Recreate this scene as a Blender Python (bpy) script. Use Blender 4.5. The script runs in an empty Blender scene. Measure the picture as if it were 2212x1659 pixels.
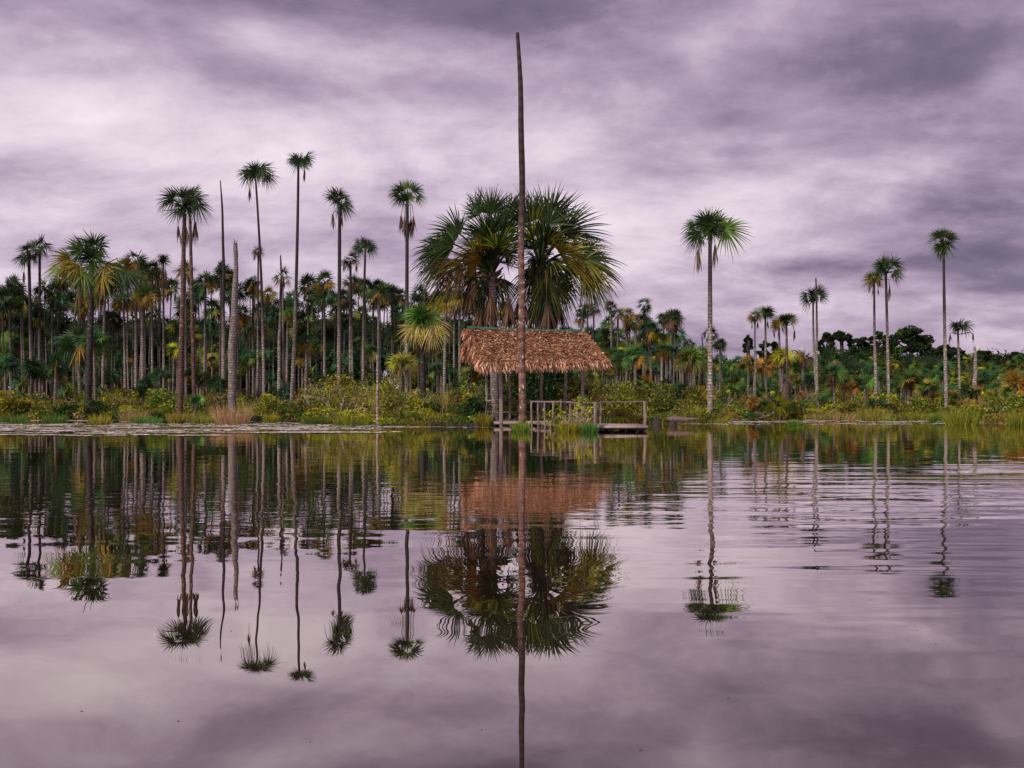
import bpy, math, random
import numpy as np
R = math.radians
random.seed(7)
rng = np.random.default_rng(11)
scene = bpy.context.scene
COL = scene.collection
CAMZ = 1.2
F = 1915.0           # focal length in reference units (picture 2212 wide)
HX, HY = 1106.0, 865.0

def wx(x, D): return (x - HX) / F * D
def wz(y, D): return CAMZ - (y - HY) / F * D
def sm(a): a = np.clip(a, 0, 1); return a * a * (3 - 2 * a)

# ---------------------------------------------------------------- shoreline and ground height
SX = [-3000, -400, 0, 400, 560, 640, 700, 800, 850, 1000, 1050, 1290, 1330, 1440, 1540, 1580, 2000, 2130, 2170, 2212, 2700, 5200]
SD = [50, 50, 55, 53, 50, 47, 44, 42.5, 41, 40, 41.5, 42.5, 45, 45, 47, 57, 57, 52, 46, 44, 44, 44]
def shore(px): return np.interp(px, SX, SD)
def ground(X, D):
    px = X / D * F + HX
    t = D - shore(px)
    return np.where(t < 0, np.maximum(-0.9, t * 0.18), 0.22 * sm(t / 9.0)) + 0.0

# ---------------------------------------------------------------- mesh builder
class MB:
    def __init__(s): s.v = []; s.f = []; s.n = 0; s.c = []
    def add(s, verts, faces, col):
        verts = np.asarray(verts, dtype=np.float64).reshape(-1, 3)
        faces = np.asarray(faces, dtype=np.int64)
        s.v.append(verts); s.f.append(faces + s.n); s.n += len(verts)
        c = np.asarray(col, dtype=np.float64)
        if c.ndim == 1: c = np.tile(c, (len(faces), 1))
        s.c.append(c[:, :3])
    def build(s, name, mat, parent=None, smooth=False, origin=None):
        V = np.concatenate(s.v)
        if origin is not None: V = V - np.asarray(origin)
        me = bpy.data.meshes.new(name)
        me.vertices.add(len(V)); me.vertices.foreach_set('co', V.astype(np.float32).ravel())
        loops = np.concatenate([f.ravel() for f in s.f])
        sizes = np.concatenate([np.full(len(f), f.shape[1]) for f in s.f])
        starts = np.concatenate([[0], np.cumsum(sizes)[:-1]])
        me.loops.add(len(loops)); me.loops.foreach_set('vertex_index', loops.astype(np.int32))
        me.polygons.add(len(sizes)); me.polygons.foreach_set('loop_start', starts.astype(np.int32))
        if smooth: me.polygons.foreach_set('use_smooth', np.ones(len(sizes), dtype=bool))
        me.update(calc_edges=True)
        C = np.concatenate(s.c)
        at = me.attributes.new('tint', 'FLOAT_COLOR', 'FACE')
        at.data.foreach_set('color', np.concatenate([C, np.ones((len(C), 1))], axis=1).astype(np.float32).ravel())
        me.materials.append(mat)
        o = bpy.data.objects.new(name, me); COL.objects.link(o)
        if parent is not None: o.parent = parent
        return o

def tube(mb, pts, rad, col=(.5, .5, .5), n=8, cap=True, jit=0.0):
    pts = np.asarray(pts, float); k = len(pts); rad = np.broadcast_to(np.asarray(rad, float), (k,))
    d = np.gradient(pts, axis=0); d /= np.linalg.norm(d, axis=1)[:, None] + 1e-9
    ref = np.array([0, 1, 0.]) if abs(d[0][2]) > .6 else np.array([0, 0, 1.])
    a = np.cross(d, ref); a /= np.linalg.norm(a, axis=1)[:, None] + 1e-9
    b = np.cross(d, a)
    th = np.linspace(0, 2 * np.pi, n, endpoint=False)
    rr = rad[:, None] * (1 + (rng.uniform(-jit, jit, (k, n)) if jit else 0))
    V = pts[:, None] + rr[..., None] * (np.cos(th)[None, :, None] * a[:, None] + np.sin(th)[None, :, None] * b[:, None])
    i = np.arange(k - 1)[:, None] * n; j = np.arange(n)[None]; j2 = (j + 1) % n
    Q = np.stack([i + j, i + j2, i + n + j2, i + n + j], -1).reshape(-1, 4)
    mb.add(V, Q, col)
    if cap:
        mb.add(V[-1], [list(range(n))], col); mb.add(V[0], [list(range(n))[::-1]], col)

def box(mb, c, s, col=(.5, .5, .5), ax=None):
    c = np.asarray(c, float); s = np.asarray(s, float) / 2
    sg = np.array([[-1, -1, -1], [1, -1, -1], [1, 1, -1], [-1, 1, -1], [-1, -1, 1], [1, -1, 1], [1, 1, 1], [-1, 1, 1]], float) * s
    if ax is not None: sg = sg @ np.asarray(ax, float)
    mb.add(c + sg, [[0, 3, 2, 1], [4, 5, 6, 7], [0, 1, 5, 4], [1, 2, 6, 5], [2, 3, 7, 6], [3, 0, 4, 7]], col)

def nrm(v): v = np.asarray(v, float); return v / (np.linalg.norm(v, axis=-1, keepdims=True) + 1e-9)

def strips(mb, base, dirv, L, wid, wdir, droop, col, steps=3, prof=None):
    """many tapering blades at once. base,dirv,wdir: Nx3; L,wid,droop: N; col Nx3"""
    N = len(base); L = np.broadcast_to(L, (N,)); wid = np.broadcast_to(wid, (N,)); droop = np.broadcast_to(droop, (N,))
    t = np.linspace(0, 1, steps + 1)
    if prof is None: prof = np.interp(t, [0, .35, .7, 1], [.45, 1, .8, .08])
    P = base[:, None] + dirv[:, None] * (L[:, None] * t)[..., None]
    P[..., 2] -= (L * droop)[:, None] * t[None] ** 2
    hw = wdir[:, None] * (wid[:, None] * prof[None] / 2)[..., None]
    V = np.stack([P - hw, P + hw], 2).reshape(-1, 3)
    i = (np.arange(N) * (steps + 1) * 2)[:, None]; k = np.arange(steps)[None] * 2
    Q = np.stack([i + k, i + k + 1, i + k + 3, i + k + 2], -1).reshape(-1, 4)
    mb.add(V, Q, np.repeat(col, steps, axis=0))

def leaves(mb, C, size, col, flat=0.0):
    N = len(C); size = np.broadcast_to(size, (N,))
    a = nrm(rng.normal(size=(N, 3))); b = nrm(np.cross(a, rng.normal(size=(N, 3))))
    if flat: a[:, 2] *= (1 - flat); b[:, 2] *= (1 - flat); a = nrm(a); b = nrm(b)
    a = a * size[:, None]; b = b * (size * .42)[:, None]
    V = np.stack([C - a * .5, C + b * .5 , C + a * .55, C - b * .5], 1).reshape(-1, 3)
    mb.add(V, np.arange(N * 4).reshape(-1, 4), col)

PAL = {
    'dark':  ((.009, .020, .008), (.025, .043, .012)),
    'green': ((.025, .06, .014), (.075, .13, .02)),
    'teal':  ((.012, .048, .022), (.035, .105, .035)),
    'bright': ((.04, .13, .03), (.10, .22, .03)),
    'lime':  ((.17, .20, .015), (.33, .31, .02)),
    'gold':  ((.085, .055, .010), (.25, .145, .018)),
    'orange': ((.16, .075, .012), (.33, .15, .015)),
    'olive': ((.085, .09, .014), (.19, .165, .026)),
    'straw': ((.26, .18, .07), (.42, .30, .13)),
    'dead':  ((.055, .032, .022), (.13, .075, .045)),
    'pink':  ((.28, .16, .10), (.45, .27, .17)),
}
def pc(k, n=1, var=.25):
    a, b = PAL[k]; t = rng.uniform(0, 1, (n, 1))
    return (np.array(a) * (1 - t) + np.array(b) * t) * rng.uniform(1 - var, 1 + var, (n, 1))
def mixc(kinds, w, n):
    idx = rng.choice(len(kinds), n, p=np.array(w) / sum(w)); out = np.zeros((n, 3))
    for i, k in enumerate(kinds):
        m = idx == i; out[m] = pc(k, int(m.sum()))
    return out

def fan(mb, C, axis, nrmv, Rf, nseg=28, spread=2.2, droop=.35, kind='green', steps=3, splay=.22, fold=0.0, wmul=1.0, tips=None):
    axis = nrm(axis); side = nrm(np.cross(axis, nrmv)); up = nrm(np.cross(side, axis))
    th = np.linspace(-spread, spread, nseg) + rng.uniform(-.03, .03, nseg)
    oop = rng.uniform(-splay, splay, nseg) + fold * np.abs(np.sin(th))
    v = np.cos(th)[:, None] * axis + np.sin(th)[:, None] * side + oop[:, None] * up
    v = nrm(v)
    tg = -np.sin(th)[:, None] * axis + np.cos(th)[:, None] * side + rng.uniform(-.5, .5, (nseg, 1)) * up
    L = Rf * (.70 + .30 * np.cos(th / 2)) * rng.uniform(.84, 1.08, nseg)
    L = L * np.where(np.abs(th) > spread * .75, rng.uniform(.55, 1, nseg), 1)
    w = 2 * spread * Rf * .40 / nseg * wmul
    base = np.tile(np.asarray(C, float), (nseg, 1)) + v * (.04 * Rf)
    c1 = pc(kind, 1)[0]
    col = c1 * rng.uniform(.75, 1.3, (nseg, 1))
    if tips is not None:
        m = rng.uniform(size=nseg) < .35; col[m] = pc(tips, int(m.sum()))
    strips(mb, base, v, L, w, nrm(tg), droop * rng.uniform(.7, 1.3, nseg), col, steps,
           np.interp(np.linspace(0, 1, steps + 1), [0, .3, .65, 1], [.30, 1, .75, .07]))

def petiole(mb, A, B, r, kind='dark', sag=.15, n=5, k=5):
    A = np.asarray(A, float); B = np.asarray(B, float); t = np.linspace(0, 1, k)[:, None]
    P = A + (B - A) * t; ln = np.linalg.norm(B - A)
    P[:, 2] += (sag * ln * (4 * t * (1 - t)))[:, 0]
    tube(mb, P, np.linspace(r * 1.5, r * .8, k), pc(kind, 1)[0], n=n, cap=False)

def crown(mb, O, r, n=14, kinds=('green',), w=(1,), low='gold', lowp=.3, nseg=24, steps=3, e0=85, e1=-40, fr=.66, rp=.012, azs=None, tips=None, droop=.14):
    O = np.asarray(O, float)
    for i in range(n):
        q = (i + .5) / n
        el = R(e0 + (e1 - e0) * q ** .8 + random.uniform(-10, 10)); az = i * 2.39996 + random.uniform(-.35, .35)
        d = np.array([math.cos(el) * math.cos(az), math.cos(el) * math.sin(az), math.sin(el)])
        fk = low if random.random() < max(0, (q - .40)) / .6 * lowp * 2 else kinds[int(rng.choice(len(kinds), p=np.array(w) / sum(w)))]
        Rf = r * fr * random.uniform(.88, 1.15)
        T = O + d * (r * (1.04 - fr)) * random.uniform(.6, 1.2)
        petiole(mb, O - [0, 0, r * .06], T, max(.014, r * rp * 1.3), fk if fk in ('dead',) else 'dark', .10)
        axd = d.copy(); axd[2] -= (.10 if q < .3 else .38); axd = nrm(axd)
        h = np.array([-math.sin(az), math.cos(az), 0]); up = nrm(np.cross(h, axd) * -1)
        tw = random.choice((-1, 1)) * random.uniform(.2, 1.45); nv = up * math.cos(tw) + h * math.sin(tw)
        fan(mb, T, axd, nv, Rf, nseg, random.uniform(1.5, 2.4), droop + droop * 1.9 * q, fk, steps, splay=.14, wmul=1.15, tips=tips if q > .4 else None)

def hang(mb, O, T, L, kind='dead', nseg=22, steps=3, cone=.28, rp=.02):
    """a dead leaf hanging on its bent petiole: T is the hanging blade's top"""
    O = np.asarray(O, float); T = np.asarray(T, float)
    mid = np.array([(O[0] * .25 + T[0] * .75), (O[1] * .25 + T[1] * .75), max(O[2], T[2]) + .12 * L])
    P = [O, O * .5 + mid * .5, mid, mid * .35 + T * .65, T]
    tube(mb, P, np.linspace(rp, rp * .6, 5), pc('dead')[0], n=5, cap=False)
    cone *= random.uniform(.7, 1.15); a = rng.uniform(0, 2 * np.pi, nseg); rr = cone * rng.uniform(0.05, 1, nseg) ** .8
    v = nrm(np.stack([np.cos(a) * rr, np.sin(a) * rr, -np.ones(nseg)], 1))
    tg = nrm(np.stack([-np.sin(a), np.cos(a), np.zeros(nseg)], 1))
    strips(mb, np.tile(T, (nseg, 1)) + rng.normal(size=(nseg, 3)) * L * .02, v, L * rng.uniform(.5, 1.2, nseg), L * .06, tg, rng.uniform(-.05, .25, nseg), pc(kind, nseg), steps,
           np.interp(np.linspace(0, 1, steps + 1), [0, .4, .8, 1], [.25, 1, .9, .1]))

# ---------------------------------------------------------------- materials
def newmat(name):
    m = bpy.data.materials.new(name); m.use_nodes = True
    nt = m.node_tree; nt.nodes.clear(); return m, nt, nt.nodes, nt.links
def leafmat(name, transl=.28, rough=.5, gain=1.0, spec=.25):
    m, nt, N, Lk = newmat(name)
    out = N.new('ShaderNodeOutputMaterial'); at = N.new('ShaderNodeAttribute'); at.attribute_name = 'tint'
    nz = N.new('ShaderNodeTexNoise'); nz.inputs['Scale'].default_value = 1.7; nz.inputs['Detail'].default_value = 3
    tc = N.new('ShaderNodeTexCoord'); Lk.new(tc.outputs['Object'], nz.inputs['Vector'])
    mr = N.new('ShaderNodeMapRange'); mr.inputs['From Min'].default_value = .3; mr.inputs['From Max'].default_value = .7
    mr.inputs['To Min'].default_value = .72 * gain; mr.inputs['To Max'].default_value = 1.3 * gain; Lk.new(nz.outputs['Fac'], mr.inputs['Value'])
    mx = N.new('ShaderNodeVectorMath'); mx.operation = 'SCALE'; Lk.new(at.outputs['Color'], mx.inputs[0]); Lk.new(mr.outputs[0], mx.inputs['Scale'])
    p = N.new('ShaderNodeBsdfPrincipled'); p.inputs['Roughness'].default_value = rough; p.inputs['Specular IOR Level'].default_value = spec
    Lk.new(mx.outputs[0], p.inputs['Base Color'])
    tr = N.new('ShaderNodeBsdfTranslucent'); Lk.new(mx.outputs[0], tr.inputs['Color'])
    ms = N.new('ShaderNodeMixShader'); ms.inputs[0].default_value = transl
    Lk.new(p.outputs[0], ms.inputs[1]); Lk.new(tr.outputs[0], ms.inputs[2]); Lk.new(ms.outputs[0], out.inputs['Surface'])
    return m
def ramp(N, pts, interp='LINEAR'):
    r = N.new('ShaderNodeValToRGB'); cr = r.color_ramp; cr.interpolation = interp
    while len(cr.elements) < len(pts): cr.elements.new(.5)
    for e, (p, c) in zip(cr.elements, pts): e.position = p; e.color = (*c, 1)
    return r
def barkmat(name, c0, c1, lich, top, rings=7.0, lich_amt=.5, h0=6.0, h1=11.0, rough=.85):
    """palm bark: ring scars, mottled, pale lichen on the lower trunk, silhouette shade against the sky painted in above"""
    m, nt, N, Lk = newmat(name)
    out = N.new('ShaderNodeOutputMaterial'); tc = N.new('ShaderNodeTexCoord')
    mp = N.new('ShaderNodeMapping'); mp.inputs['Scale'].default_value = (1, 1, .35); Lk.new(tc.outputs['Object'], mp.inputs['Vector'])
    n1 = N.new('ShaderNodeTexNoise'); n1.inputs['Scale'].default_value = 6; n1.inputs['Detail'].default_value = 6; n1.inputs['Roughness'].default_value = .65
    Lk.new(mp.outputs[0], n1.inputs['Vector'])
    r1 = ramp(N, [(.3, c0), (.7, c1)]); Lk.new(n1.outputs['Fac'], r1.inputs[0])
    n2 = N.new('ShaderNodeTexNoise'); n2.inputs['Scale'].default_value = 7.5; n2.inputs['Detail'].default_value = 5; Lk.new(tc.outputs['Object'], n2.inputs['Vector'])
    r2 = N.new('ShaderNodeMapRange'); r2.inputs['From Min'].default_value = .62 - .25 * lich_amt; r2.inputs['From Max'].default_value = .70 - .2 * lich_amt
    Lk.new(n2.outputs['Fac'], r2.inputs['Value'])
    mx = N.new('ShaderNodeMix'); mx.data_type = 'RGBA'; Lk.new(r2.outputs[0], mx.inputs['Factor']); Lk.new(r1.outputs[0], mx.inputs['A']); mx.inputs['B'].default_value = (*lich, 1)
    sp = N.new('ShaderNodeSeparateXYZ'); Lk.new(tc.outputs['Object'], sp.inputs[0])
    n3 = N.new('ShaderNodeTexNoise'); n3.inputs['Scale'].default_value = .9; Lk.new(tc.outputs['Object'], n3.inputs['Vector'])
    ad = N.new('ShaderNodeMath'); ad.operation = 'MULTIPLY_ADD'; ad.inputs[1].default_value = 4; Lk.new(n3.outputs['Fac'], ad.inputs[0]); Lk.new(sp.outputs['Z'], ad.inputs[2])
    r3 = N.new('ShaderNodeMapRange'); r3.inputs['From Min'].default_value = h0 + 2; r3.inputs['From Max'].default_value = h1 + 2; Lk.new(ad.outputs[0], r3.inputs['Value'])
    m2 = N.new('ShaderNodeMix'); m2.data_type = 'RGBA'; Lk.new(r3.outputs[0], m2.inputs['Factor']); Lk.new(mx.outputs['Result'], m2.inputs['A']); m2.inputs['B'].default_value = (*top, 1)  # darkens the upper trunk by height, painting in its silhouette against the sky
    wv = N.new('ShaderNodeTexWave'); wv.bands_direction = 'Z'; wv.inputs['Scale'].default_value = rings / 6.283 * 1.6; wv.inputs['Distortion'].default_value = 2.0; wv.inputs['Detail'].default_value = 2
    Lk.new(tc.outputs['Object'], wv.inputs['Vector'])
    r4 = N.new('ShaderNodeMapRange'); r4.inputs['To Min'].default_value = .6; r4.inputs['To Max'].default_value = 1.15; Lk.new(wv.outputs['Fac'], r4.inputs['Value'])
    sc = N.new('ShaderNodeVectorMath'); sc.operation = 'SCALE'; Lk.new(m2.outputs['Result'], sc.inputs[0]); Lk.new(r4.outputs[0], sc.inputs['Scale'])
    p = N.new('ShaderNodeBsdfPrincipled'); p.inputs['Roughness'].default_value = rough; p.inputs['Specular IOR Level'].default_value = .2
    Lk.new(sc.outputs[0], p.inputs['Base Color'])
    b = N.new('ShaderNodeBump'); b.inputs['Strength'].default_value = .6; b.inputs['Distance'].default_value = .04
    Lk.new(n1.outputs['Fac'], b.inputs['Height']); Lk.new(b.outputs[0], p.inputs['Normal'])
    Lk.new(p.outputs[0], out.inputs['Surface']); return m
def woodmat(name, c0, c1, scale=(9, 9, 2)):
    m, nt, N, Lk = newmat(name)
    out = N.new('ShaderNodeOutputMaterial'); tc = N.new('ShaderNodeTexCoord'); at = N.new('ShaderNodeAttribute'); at.attribute_name = 'tint'
    mp = N.new('ShaderNodeMapping'); mp.inputs['Scale'].default_value = scale; Lk.new(tc.outputs['Object'], mp.inputs['Vector'])
    n1 = N.new('ShaderNodeTexNoise'); n1.inputs['Scale'].default_value = 2.2; n1.inputs['Detail'].default_value = 6; Lk.new(mp.outputs[0], n1.inputs['Vector'])
    r1 = ramp(N, [(.3, c0), (.7, c1)]); Lk.new(n1.outputs['Fac'], r1.inputs[0])
    sc = N.new('ShaderNodeVectorMath'); sc.operation = 'MULTIPLY'; Lk.new(r1.outputs[0], sc.inputs[0]); Lk.new(at.outputs['Color'], sc.inputs[1])
    p = N.new('ShaderNodeBsdfPrincipled'); p.inputs['Roughness'].default_value = .8; p.inputs['Specular IOR Level'].default_value = .2
    Lk.new(sc.outputs[0], p.inputs['Base Color'])
    b = N.new('ShaderNodeBump'); b.inputs['Strength'].default_value = .5; b.inputs['Distance'].default_value = .02
    Lk.new(n1.outputs['Fac'], b.inputs['Height']); Lk.new(b.outputs[0], p.inputs['Normal'])
    Lk.new(p.outputs[0], out.inputs['Surface']); return m

M_PALM = leafmat('palm_leaf', .22, .5, 1.0, .12)
M_DEAD = leafmat('dead_leaf', .15, .8, 1.0, .1)
M_LEAF = leafmat('shrub_leaf', .35, .55, 1.1, .10)
M_GRASS = leafmat('grass_blade', .35, .6, 1.15, .1)
M_THATCH = leafmat('thatch', .08, .85, 1.0, .1)
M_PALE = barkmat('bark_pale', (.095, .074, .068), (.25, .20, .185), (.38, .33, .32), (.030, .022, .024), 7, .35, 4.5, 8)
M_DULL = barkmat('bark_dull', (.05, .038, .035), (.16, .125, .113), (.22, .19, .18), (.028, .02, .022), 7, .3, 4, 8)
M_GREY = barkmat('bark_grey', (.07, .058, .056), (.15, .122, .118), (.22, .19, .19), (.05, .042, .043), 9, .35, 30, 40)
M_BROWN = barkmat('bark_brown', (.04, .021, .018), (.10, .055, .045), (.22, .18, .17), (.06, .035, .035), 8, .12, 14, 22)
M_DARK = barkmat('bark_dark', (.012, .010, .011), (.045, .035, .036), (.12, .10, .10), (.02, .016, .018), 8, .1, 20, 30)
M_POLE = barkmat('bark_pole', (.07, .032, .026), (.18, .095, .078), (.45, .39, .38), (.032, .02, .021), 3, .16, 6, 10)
M_WOOD = woodmat('weathered_wood', (.10, .068, .065), (.27, .20, .195))
M_DWOOD = woodmat('dark_wet_wood', (.015, .012, .012), (.05, .038, .036))
M_TWIG = woodmat('dry_twig', (.20, .15, .12), (.45, .36, .31))
M_TARP = woodmat('green_tarp', (.008, .06, .045), (.02, .11, .08), (2, 2, 2))

def tag(o, label=None, cat=None, group=None, kind=None):
    if label: o['label'] = label
    if cat: o['category'] = cat
    if group: o['group'] = group
    if kind: o['kind'] = kind
    return o
def empty(name, loc, label, cat, group=None):
    o = bpy.data.objects.new(name, None); COL.objects.link(o); o.location = loc; o.empty_display_size = .3
    return tag(o, label, cat, group)

# ---------------------------------------------------------------- world
w = bpy.data.worlds.new('World'); scene.world = w; w.use_nodes = True
nt = w.node_tree; N = nt.nodes; Lk = nt.links; N.clear()
SUN_EL = 42.0; SUN_AZ = -140.0
def mth(op, a, b=None, c=None, clamp=False):
    n = N.new('ShaderNodeMath'); n.operation = op; n.use_clamp = clamp
    for i, v in enumerate((a, b, c)):
        if v is None: continue
        if isinstance(v, (int, float)): n.inputs[i].default_value = v
        else: Lk.new(v, n.inputs[i])
    return n.outputs[0]
tc = N.new('ShaderNodeTexCoord'); sp = N.new('ShaderNodeSeparateXYZ'); Lk.new(tc.outputs['Generated'], sp.inputs[0])
X, Y, Z = sp.outputs
az = mth('ARCTAN2', X, Y)                       # 0 ahead, + right
el = mth('ARCSINE', mth('ABSOLUTE', Z))
den = mth('ADD', mth('ABSOLUTE', Z), .26)
cb = N.new('ShaderNodeCombineXYZ'); Lk.new(mth('DIVIDE', X, den), cb.inputs[0]); Lk.new(mth('DIVIDE', Y, den), cb.inputs[1]); cb.inputs[2].default_value = 3.1
def noise(scale, det=6, rough=.55, vec=None, dist=0.0, sc=(1, 1, 1), off=(0, 0, 0)):
    mp = N.new('ShaderNodeMapping'); mp.inputs['Scale'].default_value = sc; mp.inputs['Location'].default_value = off; Lk.new(vec or cb.outputs[0], mp.inputs[0])
    n = N.new('ShaderNodeTexNoise'); n.inputs['Scale'].default_value = scale; n.inputs['Detail'].default_value = det; n.inputs['Roughness'].default_value = rough
    n.inputs['Distortion'].default_value = dist; Lk.new(mp.outputs[0], n.inputs['Vector']); return n.outputs['Fac']
nA = noise(.75, 5, .5, off=(2, 1, 0)); nB = noise(2.2, 9, .6, dist=.3, off=(5, 3, 1)); nC = noise(5.0, 8, .62, sc=(.7, 1.1, 1), dist=.0, off=(1, 7, 2))
# azimuth and elevation warped by the cloud noise, for the cloud banks seen in the sky
azw = mth('ADD', az, mth('MULTIPLY', mth('SUBTRACT', nA, .5), .35))
elw = mth('ADD', el, mth('MULTIPLY', mth('SUBTRACT', nA, .5), .16))
def bank(px, py, sx, sy, amp):
    a0 = math.atan((px - HX) / F); e0 = math.atan((HY - py) / math.hypot(F, px - HX))
    sx /= F; sy /= F
    da = mth('DIVIDE', mth('SUBTRACT', azw, a0), sx); de = mth('DIVIDE', mth('SUBTRACT', elw, e0), sy)
    q = mth('ADD', mth('MULTIPLY', da, da), mth('MULTIPLY', de, de))
    return mth('MULTIPLY', mth('EXPONENT', mth('MULTIPLY', q, -1.0)), amp)
banks = [(420, 300, 620, 120, .25), (1150, 130, 500, 40, .06), (1500, 330, 500, 80, .08), (60, 170, 260, 70, .10), (1000, 330, 400, 110, .12), (1400, 165, 90, 38, .20), (1450, 210, 110, 22, .12), (1340, 200, 60, 20, -.08), (1550, 440, 420, 90, .22),
         (600, 0, 700, 80, -.27), (1250, 60, 260, 120, -.14), (1950, 130, 480, 150, -.28), (2150, 420, 330, 60, -.22), (2080, 610, 330, 60, -.15),
         (1150, 250, 260, 60, -.14), (150, 345, 330, 30, -.10), (1700, 620, 500, 45, .10), (500, 620, 900, 120, .12), (700, 180, 330, 40, -.10), (1250, 560, 350, 60, .08), (2000, 350, 200, 30, .10), (2180,660,200,18,-.15), (1900,560,260,25,-.12)]
tot = None
for b in banks:
    v = bank(*b); tot = v if tot is None else mth('ADD', tot, v)
det = mth('ADD', mth('MULTIPLY', mth('SUBTRACT', nB, .5), 1.5), mth('ADD', mth('MULTIPLY', mth('SUBTRACT', nC, .5), .85), mth('MULTIPLY', mth('SUBTRACT', nA, .5), .35)))
lum = mth('ADD', mth('ADD', tot, .51), mth('MULTIPLY', det, .66), clamp=True)
cr = ramp(N, [(0, (.115, .09, .14)), (.25, (.21, .16, .245)), (.5, (.44, .34, .46)), (.75, (.72, .60, .70)), (1, (.92, .82, .88))]); Lk.new(lum, cr.inputs[0])
# the unseen cloud deck overhead and behind is brighter
beh = mth('MULTIPLY', mth('SUBTRACT', 1.0, mth('MULTIPLY', Y, 1.0)), .5, clamp=True)
zen = mth('MULTIPLY', mth('SUBTRACT', mth('ABSOLUTE', Z), .45), 1.6, clamp=True)
gain = mth('ADD', 1.0, mth('MULTIPLY', mth('MAXIMUM', mth('MULTIPLY', mth('SUBTRACT', beh, .4), 1.6, clamp=True), zen), .35))
vs = N.new('ShaderNodeVectorMath'); vs.operation = 'SCALE'; Lk.new(cr.outputs[0], vs.inputs[0]); Lk.new(gain, vs.inputs['Scale'])
sky = N.new('ShaderNodeTexSky'); sky.sky_type = 'NISHITA'; sky.sun_disc = False; sky.sun_elevation = R(SUN_EL); sky.sun_rotation = R(SUN_AZ)
bg1 = N.new('ShaderNodeBackground'); bg1.inputs['Strength'].default_value = .06; Lk.new(sky.outputs[0], bg1.inputs['Color'])
bg2 = N.new('ShaderNodeBackground'); bg2.inputs['Strength'].default_value = 1.0; Lk.new(vs.outputs[0], bg2.inputs['Color'])
mxs = N.new('ShaderNodeMixShader'); mxs.inputs[0].default_value = .95; Lk.new(bg1.outputs[0], mxs.inputs[1]); Lk.new(bg2.outputs[0], mxs.inputs[2])
ow = N.new('ShaderNodeOutputWorld'); Lk.new(mxs.outputs[0], ow.inputs['Surface'])

sun = bpy.data.lights.new('sun', 'SUN'); sun.energy = 4.2; sun.angle = R(6); sun.color = (1, .92, .77)
so = bpy.data.objects.new('sun', sun); COL.objects.link(so)
sd = np.array([math.sin(R(SUN_AZ)) * math.cos(R(SUN_EL)), math.cos(R(SUN_AZ)) * math.cos(R(SUN_EL)), math.sin(R(SUN_EL))])
from mathutils import Vector
so.rotation_euler = Vector(-sd).to_track_quat('-Z', 'Y').to_euler()

cam = bpy.data.cameras.new('camera'); co = bpy.data.objects.new('camera', cam); COL.objects.link(co)
co.location = (0, 0, CAMZ); co.rotation_euler = (R(90), 0, 0)
cam.sensor_width = 36; cam.lens = 36 * F / 2212; cam.clip_end = 6000; cam.clip_start = .05
cam.shift_y = (HY - 829.5) / 2212
scene.camera = co
scene.view_settings.view_transform = 'Standard'; scene.view_settings.look = 'None'
scene.view_settings.exposure = 0.12; scene.view_settings.gamma = 1

# ---------------------------------------------------------------- water
m, nt2, N2, L2 = newmat('lake_water')
N, Lk = N2, L2
out = N.new('ShaderNodeOutputMaterial'); tc = N.new('ShaderNodeTexCoord'); sp = N.new('ShaderNodeSeparateXYZ'); Lk.new(tc.outputs['Object'], sp.inputs[0])
wX, wY, _ = sp.outputs
def wn(scale, sc, det=2, dist=0, off=(0, 0, 0)): return noise(scale, det, .5, tc.outputs['Object'], dist, sc, off)
def mr(v, a, b, c, d, smooth=True):
    n = N.new('ShaderNodeMapRange'); n.inputs[1].default_value = a; n.inputs[2].default_value = b; n.inputs[3].default_value = c; n.inputs[4].default_value = d
    if smooth: n.interpolation_type = 'SMOOTHSTEP'
    Lk.new(v, n.inputs[0]); return n.outputs[0]
patch = mr(wn(.16, (1, 1.6, 1), 2, .5), .42, .62, .45, 1.0)
rgt = mr(mth('DIVIDE', wX, mth('ADD', mth('ABSOLUTE', wY), .5)), .07, .30, .12, 1.0)
band = mth('MULTIPLY', mr(wY, 4.2, 7.5, .06, 1.0), mr(wY, 12.5, 19, 1.0, .10))
band2 = mth('MULTIPLY', mr(wY, 7.5, 9.5, .0, 1.0), mr(wY, 14, 18, 1.0, .12))
mask = mth('MULTIPLY', mth('MULTIPLY', rgt, band), patch)
mask2 = band2
# ripples: long-crested wavelets running across the view, fine chop, slow swell
w1 = wn(1.9, (.16, 1.0, 1), 1.5, .25)
w2 = wn(6.0, (.45, 1.0, 1), 2, .3, (3, 1, 0))
w3 = wn(1.1, (.8, 1.0, 1), 1, .2, (7, 2, 0))
w4 = wn(11., (.5, 1.0, 1), 1, .2, (1, 9, 0))
h = mth('MULTIPLY', mth('MULTIPLY', w1, mask), .034)
h = mth('ADD', h, mth('MULTIPLY', mth('MULTIPLY', w2, mth('ADD', mth('MULTIPLY', mask, .35), mth('MULTIPLY', mask2, .5))), .0045))
h = mth('ADD', h, mth('MULTIPLY', w3, .0055))
h = mth('ADD', h, mth('MULTIPLY', w4, mth('MULTIPLY', mr(wY, 6, 12, .0, 1.0), .0003)))
bp = N.new('ShaderNodeBump'); bp.inputs['Strength'].default_value = 1; bp.inputs['Distance'].default_value = 1; Lk.new(h, bp.inputs['Height'])
fr = N.new('ShaderNodeFresnel'); fr.inputs['IOR'].default_value = 1.33; Lk.new(bp.outputs[0], fr.inputs['Normal'])
fac = mr(fr.outputs[0], 0.02, .60, .34, .98, False)
gl = N.new('ShaderNodeBsdfGlossy'); gl.inputs['Roughness'].default_value = .004; gl.inputs['Color'].default_value = (1, .93, .885, 1); Lk.new(bp.outputs[0], gl.inputs['Normal'])
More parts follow.
